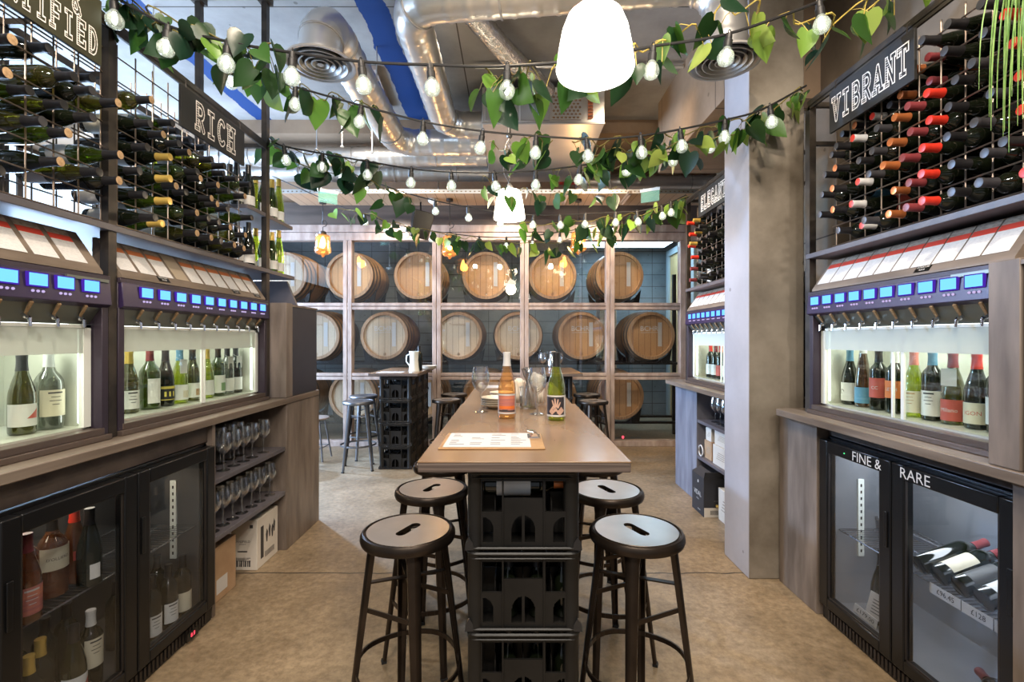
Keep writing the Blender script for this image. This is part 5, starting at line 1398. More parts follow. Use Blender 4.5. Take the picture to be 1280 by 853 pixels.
# low stool and wooden-topped stool beyond the counter end
t = thing('low_stool', 'low dark stool with thin rod legs beyond the counter end', 'stool', (-2.34, 5.75, 0))
MB().lathe([(0, .478), (.15, .478), (.16, .485), (.16, .495), (.15, .502), (0, .502)], 24).build('seat', M['woodv'], t)
for k in range(4):
    a = R(45 + 90 * k)
    MB().tube([(.11 * math.cos(a), .11 * math.sin(a), .478), (.20 * math.cos(a), .20 * math.sin(a), 0)], .010, 8).build('leg', M['stoolgrey'], t)
MB().tube([(.165 * math.cos(R(45 + 90 * k)), .165 * math.sin(R(45 + 90 * k)), .15) for k in range(4)], .006, 6, closed=True).build('stretcher', M['stoolgrey'], t)
t = thing('bar_stool', 'bar stool with pale wooden seat just beyond the counter end', 'stool', (-2.38, 5.25, 0))
MB().lathe([(0, .765), (.15, .765), (.165, .775), (.165, .79), (.15, .797), (0, .797)], 24).build('seat', M['slats'], t)
for k in range(4):
    a = R(45 + 90 * k)
    MB().tube([(.11 * math.cos(a), .11 * math.sin(a), .765), (.20 * math.cos(a), .20 * math.sin(a), 0)], .011, 8).build('leg', M['stoolgrey'], t)
MB().tube([(.17 * math.cos(R(45 + 90 * k)), .17 * math.sin(R(45 + 90 * k)), .25) for k in range(4)], .007, 6, closed=True).build('stretcher', M['stoolgrey'], t)

# ------------------------------------------------------------------ on the long table
Z = TZ + .0365
t = thing('clipboard', 'brown clipboard with a white menu on the long table', 'clipboard', (-.07, 1.755, Z), R(0))
MB().box(-.18, .182, -.128, .132, 0, .005).build('board', M['clipwood'], t, bevel=.002)
MB().box(-.166, .135, -.112, .130, .0053, .0065).build('menu', M['paper'], t)
e = MB(); rr = random.Random(4)
for k in range(4):
    for j in range(9):
        y = .105 - .022 * j
        if rr.random() < .78: e.box(-.15 + .072 * k, -.15 + .072 * k + .02 + .035 * rr.random(), y, y + .004, .0066, .0070)
e.build('print', M['ink'], t, smooth=False)
c = MB().box(.128, .176, .02, .10, .006, .010).prism([(.140, .010), (.168, .010), (.160, .024), (.148, .026)], .03, .09)
c.tube([(.15, .035, .026), (.128, .045, .030), (.128, .075, .030), (.15, .085, .026)], .0022, 6)
c.build('clip', M['chrome'], t)
t = bottle('rose wine bottle with a sunset picture label on the long table', 'burgundy', 'b_rose', 'c_white', 'c_white', 'l_sunset', T(-.024, 2.29, Z, 0, 0, 0, 1.08), lz=(.022, .108))
lab = [c for c in t.children if c.name.startswith('label')][0]
mb = MB(); r = .0396
for z0, z1 in ((.022, .029), (.101, .108)): mb.lathe([(r, z0), (r, z1)], 14, 0, None, -PI / 2 - 1.48, -PI / 2 + 1.48, cap=False)
for s in (-1, 1): mb.lathe([(r, .022), (r, .108)], 3, 0, None, -PI / 2 + s * 1.2 - .13, -PI / 2 + s * 1.2 + .13, cap=False)
mb.build('label_border', M['paper'], lab, recalc=False)
mb = MB(); mb.lathe([(r, .031), (r, .038)], 12, 0, None, -PI / 2 - 1.05, -PI / 2 + 1.05, cap=False).lathe([(r + .0003, .037), (r + .0003, .041)], 3, 0, None, -PI / 2 - .5, -PI / 2 + .1, cap=False)
mb.build('horizon', M['ink'], lab, recalc=False)
mb = MB(); mb.lathe([(r, .044), (r, .056)], 12, 0, None, -PI / 2 - 1.05, -PI / 2 + 1.05, cap=False)
mb.build('glow_band', M['c_orange'], lab, recalc=False)
t = bottle('green white wine bottle with a hand picture label on the long table', 'burgundy', 'b_lime', 'c_black', 'c_black', 'l_photo', T(.205, 2.235, Z, 0, 0, 0, 1.08), lz=(.018, .108))
lab = [c for c in t.children if c.name.startswith('label')][0]
mb = MB()
for z0, z1 in ((.018, .026), (.101, .108)): mb.lathe([(r, z0), (r, z1)], 14, 0, None, -PI / 2 - 1.48, -PI / 2 + 1.48, cap=False)
mb.lathe([(r, .018), (r, .108)], 4, 0, None, -PI / 2 + .85, -PI / 2 + 1.3, cap=False)
mb.build('label_border', M['paper'], lab, recalc=False)
mb = MB(); rp = r + .0003
def wrap_strip(mb, p0, p1, w0, w1):
    n = 5; dx, dz = p1[0] - p0[0], p1[1] - p0[1]; Ld = math.hypot(dx, dz); nx, nz = -dz / Ld, dx / Ld; vs = []
    for i in range(n + 1):
        q = i / n; x = p0[0] + dx * q; z = p0[1] + dz * q; w = w0 + (w1 - w0) * q
        for s in (-1, 1):
            a = -PI / 2 + (x + nx * w * s) / rp
            vs.append((rp * math.cos(a), rp * math.sin(a), z + nz * w * s))
    mb.add(vs, [(2 * i, 2 * i + 1, 2 * i + 3, 2 * i + 2) for i in range(n)])
wrap_strip(mb, (-.030, .032), (-.008, .058), .010, .012)
for a, b in (((-.010, .055), (-.022, .088)), ((-.006, .058), (-.010, .095)), ((-.002, .058), (.004, .092)), ((.002, .055), (.014, .080)), ((-.012, .045), (.010, .042))): wrap_strip(mb, a, b, .004, .0026)
wrap_strip(mb, (.004, .030), (.026, .052), .009, .012)
mb.build('hand_picture', M['skin'], lab, recalc=False)
wineglass(-.160, 2.475, Z, 'large clear wine glass standing beside the rose bottle', 'large wine glasses on the long table', 1.10)
wineglass(.126, 2.40, Z, 'large clear wine glass beside the green wine bottle', 'large wine glasses on the long table', 1.10)
PL = [(0, .004), (.05, .0), (.06, .003), (.088, .016), (.0945, .0215), (.094, .0235), (.086, .020), (.058, .008), (0, .0065)]
pme = MB().lathe(PL, 32).mesh('plate', M['ceramic'], angle=50)
def plate(x, y, z, label, g, s=1.0):
    o = put('plate', pme); o.location = (x, y, z); o.scale = (s, s, 1); tag(o, label, 'plate', g)
for k in range(4): plate(-.075, 2.63, Z + k * .0118, f'cream plate, {LEV[k]} of the stack behind the rose bottle', 'stacked plates on the long table')
for k in range(3): plate(-.065, 2.99, Z + k * .0118, f'cream plate, {["lowest","middle","topmost"][k]} of the small stack at the table joint', 'stacked plates on the long table', .78)
# jar of cutlery and napkins
t = thing('cutlery_jar', 'clear glass jar with greenish foot holding cutlery', 'jar', (.088, 2.60, Z))
MB().lathe([(0, 0), (.044, 0), (.046, .006), (.046, .105), (.049, .112), (.049, .118), (.0465, .118), (.0435, .110), (.043, .010), (0, .008)], 24).build('jar', M['clear'], t)
MB().lathe([(0, .0085), (.0425, .0105), (.0425, .016), (0, .016)], 20).build('foot', M['b_lime'], t)
rr = random.Random(9)
for i in range(7):
    a = rr.uniform(0, 6.28); lean = rr.uniform(.12, .30); b = Vector((.088 - .022 * math.cos(a), 2.60 - .022 * math.sin(a), Z + .018)); d = Vector((lean * math.cos(a) - .06, lean * math.sin(a), 1)).normalized()
    mb = MB(); kind = ('fork', 'knife', 'spoon')[i % 3]; e = b + d * .205; side = d.orthogonal().normalized()
    if kind == 'fork':
        mb.bar(b, b + d * .13, (.010, .006), (.003, .002)); mb.bar(b + d * .13, b + d * .155, (.006, .020), .002)
        for q in (-.0075, -.0025, .0025, .0075): mb.bar(b + d * .155 + d.cross(Vector((0, 0, 1))).normalized() * q, e + d.cross(Vector((0, 0, 1))).normalized() * q, .0022, .002)
    elif kind == 'knife':
        mb.bar(b, b + d * .10, .010, .007).bar(b + d * .10, e, (.016, .012), .0018)
    else:
        mb.bar(b, b + d * .15, (.010, .005), (.003, .002)); mb.sphere(b + d * .175, .016, 10, 8, sz=1.5)
    o = mb.build(kind, M['chrome']); tag(o, f'steel {kind} standing in the glass cutlery jar, {ORD[i]} of the set', 'cutlery', 'cutlery standing in the jar')
def napkin(x, y, rz, label, h=.16, m='napkin'):
    mb = MB(); n = 10; vs = []
    for j, z in enumerate((0, .4, .8, 1.0)):
        for i in range(n + 1):
            u = i / n - .5; fl = (.05 + .035 * z)
            vs.append((u * fl, .012 * math.sin(u * 14 + z * 2) * (.5 + z * .6) , h * z - (.03 * abs(u) if z == 1 else 0)))
    mb.add(vs, [(j * 11 + i, j * 11 + i + 1, (j + 1) * 11 + i + 1, (j + 1) * 11 + i) for j in range(3) for i in range(n)])
    o = mb.build('napkin', M[m], recalc=False); o.location = (x, y, Z + .012); o.rotation_euler = (R(-6), 0, rz)
    md = o.modifiers.new('thick', 'SOLIDIFY'); md.thickness = .006
    tag(o, label, 'napkin', 'folded napkins by the cutlery jar')
napkin(.155, 2.72, R(10), 'folded cream napkin standing up beside the cutlery jar')
napkin(.12, 2.80, R(-25), 'folded cream napkin standing behind the cutlery jar', .17)
napkin(.045, 2.74, R(30), 'folded cream napkin standing between plates and cutlery jar', .14)
for i, (x, y, w) in enumerate(((-.155, 3.78, 'at the far edge of the middle table'), (.02, 3.86, 'on the far middle table behind the rose bottle'))):
    t = thing('menu', 'white paper menu lying ' + w, 'menu', (x, y, Z), R(2 - 5 * i))
    MB().box(-.07, .07, -.10, .10, 0, .0015).build('paper', M['paper'], t)
    e = MB()
    for k in range(8): e.box(-.05, .05 - .02 * (k % 3), -.08 + k * .02, -.076 + k * .02, .0015, .0018)
    e.build('print', M['c_grey'], t)
# jug and plates on the table by the partition
t = thing('jug', 'tall white jug on the crate table by the partition', 'jug', (-1.115, 5.5, Z))
MB().lathe([(0, 0), (.055, 0), (.060, .008), (.054, .05), (.046, .13), (.050, .20), (.058, .235), (.055, .235), (.047, .20), (.043, .13), (.05, .05), (0, .012)], 24).build('body', M['whiteframe'], t)
MB().tube([(-.05, 0, .20), (-.085, 0, .185), (-.09, 0, .12), (-.052, 0, .07)], .007, 8).build('handle', M['whiteframe'], t)
t = bottle('dark bottle standing beside the tall white jug', 'bordeaux', 'b_dark', 'c_black', 'c_black', None, T(-1.10, 5.72, Z))
for k in range(3): plate(-1.12 + .1, 5.95, Z + k * .0118, f'white plate, {["lowest","middle","topmost"][k]} of the stack behind the white jug', 'plates on the white jug table')
t = thing('menu', 'white paper menu lying at the front of the white jug table', 'menu', (-1.36, 5.42, Z), R(88))
MB().box(-.10, .10, -.14, .14, 0, .0015).build('paper', M['paper'], t)
e = MB()
for k in range(9): e.box(-.08, .05 + .01 * (k % 3), -.12 + k * .026, -.116 + k * .026, .0015, .0018)
e.build('print', M['c_grey'], t)
t = thing('carafe', 'steel water carafe on the crate table by the partition', 'carafe', (.46, 5.5, Z))
MB().lathe([(0, 0), (.050, 0), (.055, .01), (.055, .12), (.035, .17), (.030, .20), (.042, .235), (.040, .235), (.028, .20), (0, .19)], 24).build('body', M['chrome'], t)
MB().tube([(.030, 0, .21), (.075, 0, .20), (.078, 0, .12), (.053, 0, .09)], .006, 8).build('handle', M['chrome'], t)
for i, (x, y) in enumerate(((.36, 5.62), (.56, 5.68))): wineglass(x, y, Z, f'clear wine glass, {ORD[i]} one beside the steel carafe', 'glasses on the carafe table')

# ------------------------------------------------------------------ barrels in the cellar
def barrel_meshes(oak):
    RB, RH, Lb = .372, .335, .92
    prof = []
    for i in range(15):
        q = i / 14; prof.append((RH + (RB - RH) * math.sin(PI * q) ** .8 if 0 < q < 1 else RH, q * Lb))
    body = MB().lathe([(RH - .039, .0)] + prof + [(RH - .022, Lb), (RH - .024, Lb - .03), (0, Lb - .03)], 40, 0, cap=False)
    inner = MB().lathe([(RH - .039, .0), (RH - .041, .034)], 40, cap=False)
    bm_ = body; bm_.add(inner.v, inner.f)
    head = MB().lathe([(0, .03), (RH - .039, .03)], 40, cap=False)
    hoops = []
    for q in (.018, .13, .27):
        for s in (q, 1 - q - .045):
            r = lambda t_: RH + (RB - RH) * max(0, math.sin(PI * max(0.001, min(.999, t_)))) ** .8 + .0025
            hoops.append(MB().lathe([(r(s), s * Lb), (r(s + .045), (s + .045) * Lb)], 40, cap=False).mesh('hoop', M['hoop']))
    rim = MB().lathe([(RH - .040, -.0012), (RH + .0005, -.0012)], 40, cap=False)
    return body.mesh('staves', M['stave']), head.mesh('head', M[oak]), hoops, rim.mesh('chime', M['stave'])
BM = {k: barrel_meshes(k) for k in ('oak', 'oakdark', 'oakpale')}
HOLE = MB().lathe([(0, .0), (.022, .0), (.022, -.004), (0, -.006)], 12).mesh('bung', M['stave'])
def barrel(x, z, label, oak, y=6.84, rz=0, mark='', strip=True, body=None):
    t = thing('wine_barrel', label, 'barrel', (x, y, z), rz, 'barrels racked in the cellar')
    b, h, hs, rim = BM[oak]
    for n, me in [('staves', b), ('head', h), ('chime', rim)] + [('hoop', q) for q in hs]:
        o = put(n, me, t); o.rotation_euler = (R(-90), 0, 0)     # barrel axis runs away from the glass
    if strip:
        MB().box(.105, .160, .026, .0295, -.15, .19).build('paper_strip', M['paper'], t)
    o = put('bung', HOLE, t); o.rotation_euler = (R(90), 0, 0); o.location = (.0, .030, -.26)
    e = MB(); flat_text(e, mark or 'Tonnellerie', .05 if not mark else .10, T(-.02, .0285, .16 if not mark else .10))
    if mark: e.tube([(-.14, .0285, .045), (.12, .0285, .05)], .003, 4)
    e.build('stencil', M['stave'] if not mark else M['paper'], t, smooth=False, recalc=False)
TOPX, MIDX, LOWX = [-3.25, -2.305, -1.335, -.367, .576, 1.525], [-3.75, -2.78, -1.81, -.76, .09, .99, 1.97], [-3.2, -2.26, -1.31, -.36, .58, 1.53]
wt = ['behind the end shelf bottles', 'behind the hanging amber lamp at the counter', 'behind the hanging speaker', 'behind the far white lamp', 'behind the amber lamp near the pillar', 'beside the pale framed opening']
for i, x in enumerate(TOPX): barrel(x, 2.33, 'oak wine barrel in the top row, ' + wt[i], ['oakpale', 'oak', 'oakdark', 'oak', 'oak', 'oakdark'][i], y=6.84)
for i, x in enumerate(MIDX): barrel(x, 1.475, f'oak wine barrel in the middle row, {ORD[i]} from the counter side', ['oakpale', 'oakpale', 'oakpale', 'oakpale', 'oakpale', 'oakdark', 'oakdark'][i], mark=['', '', 'BCHR', '', 'BCHR', 'BCHR', 'BCHR'][i])
for i, x in enumerate(LOWX): barrel(x, .62, f'oak wine barrel in the bottom row, {ORD[i]} from the counter side', ['oakpale', 'oakpale', 'oak', 'oak', 'oakdark', 'oakdark'][i], mark='R' if i == 1 else '')
t = thing('barrel_rack', 'black steel three tier rack carrying all the barrels in the cellar', 'barrel rack', (-1.2, 7.3, 0))
for z, xs in ((2.33, TOPX), (1.475, MIDX), (.62, LOWX)):
    mb = MB()
    for y in (7.0, 7.55): mb.box(-5.0, 2.5, y - .025, y + .025, z - .415, z - .382)
    bw(mb, 'beam', M['blacksoft'], t)
    for x in xs:
        cr = MB()
        for s_ in (-1, 1):
            for y in (7.0, 7.55):
                cr.prism([(x + s_ * .12, z - .382), (x + s_ * .31, z - .382), (x + s_ * .34, z - .185), (x + s_ * .26, z - .295)], y - .02, y + .02)
                cr.lathe([(0, -.03), (.035, -.03), (.035, .03), (0, .03)], 14, M=T(x + s_ * .22, y, z - .36, R(90)))
        bw(cr, 'cradle', M['blacksoft'], t)
for x in (-4.3, 2.44): bw(MB().box(x - .025, x + .025, 7.25, 7.30, 0, 2.4), 'upright', M['blacksoft'], t)
t = thing('drip_tray', 'low metal tray with a red light under the barrels', 'tray', (1.45, 6.85, 0))
MB().box(-.4, .4, -.15, .15, .0, .015).box(-.4, .4, -.15, -.14, .015, .04).build('tray', M['hoop'], t)
MB().sphere((.1, -.1, .06), .018, 10, 6).tube([(.1, -.1, .0), (.1, -.1, .05)], .006, 6).build('red_light', M['reddigit'], t)
t = thing('tall_cupboard', 'pale tall cupboard standing behind the barrels by the side wall', 'cupboard', (1.62, 8.3, 0))
MB().box(-.15, .15, -.15, .15, 0, 2.6).build('body', M['plaster'], t, bevel=.01)
MB().box(-.14, .14, -.165, -.15, .1, 2.5).box(.10, .12, -.18, -.165, 1.1, 1.4).build('door', M['oakpale'], t)

t = thing('ceiling_light', 'cool white light panel on the cellar ceiling by the side wall', 'ceiling light', (1.95, 8.1, 3.06))
MB().box(-.75, .75, -.5, .5, 0, .012).build('diffuser_panel', M['coolpanel'], t)
MB().box(-.78, .78, -.53, .53, .013, .06).build('housing', M['whiteframe'], t)
mb = MB()
for x in (-.6, .6): mb.tube([(x, 0, .06), (x, 0, 3.7 - 3.06)], .005, 6)
mb.build('hanger_rods', M['galv'], t)
# ------------------------------------------------------------------ ducts and services
def spiral_duct(name, pts, r, label, seam=.13, rad=.22, m='galv', flanges=()):
    p = resample(fillet(pts, rad, 14), .02)
    rs = []; acc = 0
    for i in range(len(p)):
        if i: acc += (p[i] - p[i - 1]).length
        rs.append(r * (1.04 if (acc % seam) < .02 else 1.0))
    t = thing(name, label, 'air duct', p[0])
    bw(MB().tube(p, rs, 28, 0), 'pipe', M[m], t, angle=60)
    if flanges:
        for q in flanges:
            i = min(len(p) - 2, int(q * (len(p) - 1)))
            bw(MB().tube([p[i], p[i] + (p[i + 1] - p[i]).normalized() * .012], r * 1.06, 28), 'joint_ring', M['diffuser'], t)
    return t
def diffuser(x, y, z, r, label, dirz=1):
    t = thing('ceiling_vent', label, 'air vent', (x, y, z))
    mb = MB()
    mb.lathe([(r, 0), (r * .99, .012), (r * .8, .03), (r * .62, .055), (r * .6, .055), (r * .8, .018), (r * .93, .0), (r, 0)], 40, cap=False)
    for k, q in enumerate((.80, .62, .44, .27)): mb.lathe([(r * q, -.004 + .002 * k), (r * (q - .035), -.006 + .002 * k), (r * (q - .11), .016 + .004 * k), (r * (q - .09), .018 + .004 * k), (r * q, -.004 + .002 * k)], 40, cap=False)
    mb.lathe([(0, .0), (r * .10, .002), (0, .004)], 20, cap=False)
    mb.build('rings', M['diffuser'], t)
    MB().lathe([(r * .62, .03), (r * .62, .045), (0, .05)], 30, cap=False).build('throat', M['hoopdark'], t)
spiral_duct('ventilation_duct', [(-1.16, 2.93, 3.14), (-1.16, 2.93, 3.40), (-1.16, 4.85, 3.40), (-.262, 4.85, 3.40)], .125, 'galvanised duct bending down to the round vent near the RICH sign', flanges=(.04, .16, .62))
diffuser(-1.16, 2.93, 3.09, .205, 'round ringed air vent below the duct near the RICH sign')
spiral_duct('ventilation_duct', [(-.262, 4.50, 3.42), (-.62, 4.50, 3.42), (-.62, 2.86, 3.42), (1.17, 2.66, 3.42), (1.17, 2.66, 3.00)], .117, 'galvanised duct crossing the aisle overhead to the vent by the pillar', flanges=(.10, .47, .60, .88), rad=.20)
diffuser(1.17, 2.66, 2.95, .19, 'round ringed air vent overhead beside the pillar')
spiral_duct('ventilation_duct', [(-3.9, 5.22, 3.40), (-.27, 5.22, 3.40)], .10, 'straight galvanised duct crossing behind the bent ones', flanges=(.3, .6, .85))
spiral_duct('ventilation_duct', [(-3.9, 5.62, 3.37), (-.27, 5.62, 3.37)], .105, 'straight galvanised duct nearest the glazed partition', flanges=(.4, .7, .9))
spiral_duct('ventilation_duct', [(.82, 6.15, 3.42), (2.88, 6.15, 3.42)], .09, 'short galvanised duct between the fan unit and pillar wall', flanges=(.3, .7))
spiral_duct('insulated_pipe', [(-.38, 2.98, 3.60), (-.05, 3.60, 3.57), (.30, 4.11, 3.53)], .075, 'crinkled foil insulated pipe slanting above the crossing duct', .05, .2, 'foil')
# fan unit
t = thing('fan_unit', 'galvanised ceiling fan unit with a perforated grille', 'fan unit', (.27, 4.9, 3.30))
bw(MB().box(-.26, .805, 4.2, 5.75, 3.30, 3.62), 'casing', M['galv'], t, bevel=.004)
bw(MB().box(-.235, .06, 4.19, 4.2, 3.33, 3.60).box(.075, .325, 4.192, 4.2, 3.33, 3.60).box(-.26, .805, 4.185, 4.2, 3.295, 3.312), 'access_panel', M['diffuser'], t, bevel=.002)
bw(MB().box(.10, .30, 4.188, 4.192, 3.48, 3.58).box(-.20, -.09, 4.187, 4.19, 3.40, 3.48), 'data_sheet', M['paper'], t)
g = MB(); n = 0
mask = [[True] * 44 for _ in range(40)]
for r_ in range(8):
    for c_ in range(7):
        cx, cy = 3 + c_ * 6 + (3 if r_ % 2 else 0), 2.5 + r_ * 4.8
        for j in range(40):
            for i in range(44):
                if ((i + .5 - cx) / 2.0) ** 2 + ((j + .5 - cy) / 1.7) ** 2 < 1: mask[j][i] = False
for i, j, w, h in greedy(mask, 44, 40): g.box(.345 + i * .0058, .345 + (i + w) * .0058, 4.184, 4.19, 3.335 + j * .0062, 3.335 + (j + h) * .0062)
bw(g, 'grille', M['galv'], t, smooth=False)
bw(MB().box(.345, .60, 4.191, 4.198, 3.335, 3.583), 'grille_backing', M['kraft'], t)
cp = MB()
for k in range(8): cp.tube([(.66, 4.192, 3.345 + k * .03), (.70, 4.18, 3.345 + k * .03), (.70, 4.18, 3.358 + k * .03), (.66, 4.192, 3.358 + k * .03)], .006, 6)
bw(cp, 'coil_ends', M['copper'], t)
rods = MB()
for x in (-.24, .785):
    for y in (4.3, 5.6): rods.tube([(x, y, 3.60), (x, y, CZ)], .006, 6)
bw(rods, 'hanger_rods', M['galv'], t)
# sprinkler pipe, cable tray, soffit, rods
t = thing('sprinkler_pipe', 'thin steel sprinkler pipe under the slab across the aisle', 'pipe', (.6, 3.9, 3.6))
bw(MB().tube([(-.30, 3.95, 3.655), (1.40, 3.95, 3.655)], .014, 10), 'pipe', M['galv'], t)
mb = MB()
for x in (.0, .75): mb.tube([(x, 3.95, 3.65), (x, 3.95, 3.61)], .008, 8).lathe([(0, 3.595), (.018, 3.597), (.018, 3.60), (0, 3.61)], 12, M=T(x, 3.95, 0))
bw(mb, 'sprinkler_heads', M['copper'], t)
mb = MB()
for x in (.25, 1.1): mb.tube([(x, 3.95, 3.66), (x, 3.95, CZ)], .004, 6)
bw(mb, 'hangers', M['galv'], t)
t = thing('soffit_raft', 'slatted timber raft with a perforated steel edge above the partition', 'ceiling raft', (-.3, 5.8, 3.08))
bw(MB().box(-2.62, 2.6, 5.46, 5.98, 3.085, 3.11), 'slats', M['slats'], t)
mk = [[True] * 460 for _ in range(4)]
lip = MB().box(-2.62, 2.6, 5.452, 5.458, 3.075, 3.09).box(-2.62, 2.6, 5.452, 5.458, 3.105, 3.12)
for k in range(104): lip.box(-2.62 + k * .0502, -2.62 + k * .0502 + .03, 5.452, 5.458, 3.09, 3.105)
bw(lip, 'perforated_edge', M['galv'], t, smooth=False)
mb = MB()
for x in (-1.9, -.9, .25, 1.2): mb.tube([(x, 5.9, 3.11), (x, 5.9, 3.56)], .007, 6)
bw(mb, 'hanger_rods', M['galv'], t)
for i, x in enumerate((-1.28, -.2, .62, 1.32)):
    t = thing('batten_light', f'slim timber batten under the soffit raft, {ORD[i]} from the counter side', 'batten', (x, 5.6, 3.05))
    MB().box(-.02, .02, -.22, .22, 0, .034).build('batten', M['slats'], t)
    MB().box(-.014, .014, -.2, .2, -.006, 0).build('cover', M['clear'], t)
t = thing('roof_pipe', 'red steel pipe under the slab beyond the pillar', 'pipe', (1.0, 6.2, 3.5))
bw(MB().box(.62, 2.88, 6.28, 6.36, 3.46, 3.52), 'pipe', M['redpipe'], t)
for i, (x, y, z0) in enumerate(((-1.6, 4.55, 3.25), (-1.36, 4.7, 3.25), (-1.2, 4.6, 3.3), (-1.92, 4.75, 3.3), (-1.05, 3.75, 3.45))):
    o = MB().tube([(x, y, z0), (x, y, CZ)], .006, 6).lathe([(0, 0), (.016, 0), (.016, .012), (0, .012)], 8, M=T(x, y, z0 - .012)).build('hanger_rod', M['galv'])
    tag(o, f'thin steel rod hanging from the slab, {ORD[i]} one by the bent ducts', 'rod')
t = thing('timber_batten', 'short timber batten fixed under the slab near the bent duct', 'batten', (-1.18, 4.35, CZ - .04))
MB().box(-.03, .03, -.35, .35, 0, .038, M=T(0, 0, 0, 0, 0, R(4))).box(-.05, -.035, -.3, .3, .01, .035).build('batten', M['frame'], t)
# smoke heads, exit panels, speaker
def dome(x, y, z, label):
    t = thing('smoke_detector', label, 'detector', (x, y, z))
    MB().lathe([(0, -.05), (.02, -.048), (.045, -.03), (.06, -.012), (.062, 0), (0, 0)], 20).build('dome', M['whiteframe'], t)
    MB().lathe([(.064, -.003), (.066, .012), (0, .012)], 20).build('base', M['diffuser'], t)
dome(-.93, 5.72, 3.070, 'white dome detector under the soffit raft near the amber lamps')
dome(1.02, 5.62, 3.070, 'white dome detector under the soffit raft by the pillar side')
t = thing('smoke_detector', 'white detector hanging behind the RICH bottles', 'detector', (-2.45, 3.3, 2.86))
MB().lathe([(0, -.05), (.03, -.048), (.06, -.02), (.062, 0), (0, 0)], 20).tube([(0, 0, 0), (0, 0, CZ - 2.86)], .006, 6).build('dome', M['whiteframe'], t)
def exit_panel(x, y, z, rz, label):
    t = thing('exit_light', label, 'exit light', (x, y, z), rz)
    MB().box(-.10, .10, -.006, .006, -.125, -.01).build('panel', M['exitglass'], t)
    MB().box(-.11, .11, -.02, .02, -.012, .02).tube([(-.07, 0, .02), (-.07, 0, .035)], .004, 6).tube([(.07, 0, .02), (.07, 0, .035)], .004, 6).build('housing', M['whiteframe'], t)
exit_panel(-2.02, 5.3, 3.045, R(38), 'pale green glass exit light hanging near the counter amber lamp')
exit_panel(1.53, 5.35, 3.075, R(-30), 'pale green glass exit light hanging near the pillar')
t = thing('loudspeaker', 'black loudspeaker tilted on a bracket below the soffit raft', 'speaker', (-1.08, 5.75, 2.80), R(20))
MB().prism([(-.105, -.17), (.105, -.17), (.12, .15), (-.12, .15)], -.10, .10, M=T(0, 0, 0, R(14), R(10), 0)).build('cabinet', M['black'], t, bevel=.008)
MB().prism([(-.095, -.155), (.095, -.155), (.108, .138), (-.108, .138)], -.105, -.10, M=T(0, 0, 0, R(14), R(10), 0)).build('grille', M['blacksoft'], t)
MB().tube([(0, .02, .12), (0, .05, .26), (0, .05, .272)], .010, 8).build('ceiling_mount', M['black'], t)

# ------------------------------------------------------------------ pendant lamps
def shade_lamp(x, y, z, r, h, label, m, chain, ceil_z):
    t = thing('pendant_lamp', label, 'pendant lamp', (x, y, z))
    prof = [(r * .96, 0), (r, .015), (r * .985, h * .10), (r * .93, h * .35), (r * .84, h * .62), (r * .70, h * .82), (r * .45, h * .955), (r * .2, h * .995), (0, h)]
    if chain: prof = [(r * .99, 0), (r, .01), (r * .93, h * .35), (r * .82, h * .70), (r * .74, h * .92), (r * .62, h * .99), (0, h)]
    MB().lathe([(0, .012), (r * .9, .008)] + prof, 40, cap=False).build('lamp_shade', M[m], t)
    MB().lathe([(.03, h - .005), (.032, h + .03), (.012, h + .055), (0, h + .055)], 16).build('cap', M['copper'] if not chain else M['galv'], t)
    cd = MB()
    if chain:
        z0 = h + .05; n = int((3.10 - z - z0) / .032)
        for k in range(n):
            zc = z0 + .016 + k * .032; rz = R(90) if k % 2 else 0
            cd.tube([(.008 * math.cos(a) * math.cos(rz), .008 * math.cos(a) * math.sin(rz), zc + .022 * math.sin(a)) for a in [2 * PI * i / 10 for i in range(10)]], .0026, 5, closed=True)
        zt = z0 + n * .032
        cd.sphere((0, 0, zt + .02), .026, 12, 8).tube([(0, 0, zt + .03), (0, 0, ceil_z - z)], .014, 10)
        cd.tube([(0.02, 0, h + .03), (-.05, .0, h + .15), (-.03, 0, h + .38), (.0, 0, zt)], .004, 6)
    else:
        cd.tube([(0, 0, h + .05), (0, 0, ceil_z - z)], .008, 8)
        for s in (-1, 1): cd.tube([(s * .02, 0, h + .03), (s * .075, 0, h - .01), (s * .10, 0, h - .06)], .004, 6)
    cd.build('hanging_cord', M['hoop'] if chain else M['copper'], t)
    return t
shade_lamp(.292, 1.70, 2.366, .137, .240, 'large glowing white pendant lamp over the long table', 'lamp', False, CZ)
shade_lamp(-.022, 4.0, 2.425, .130, .235, 'smaller glowing white pendant lamp on a chain before the partition', 'lampfar', True, CZ)
point('lamp_glow', (.292, 1.70, 2.29), 7, (1.0, .84, .62), .1)
point('lamp_glow', (-.022, 4.0, 2.35), 18, (1.0, .80, .55), .1)
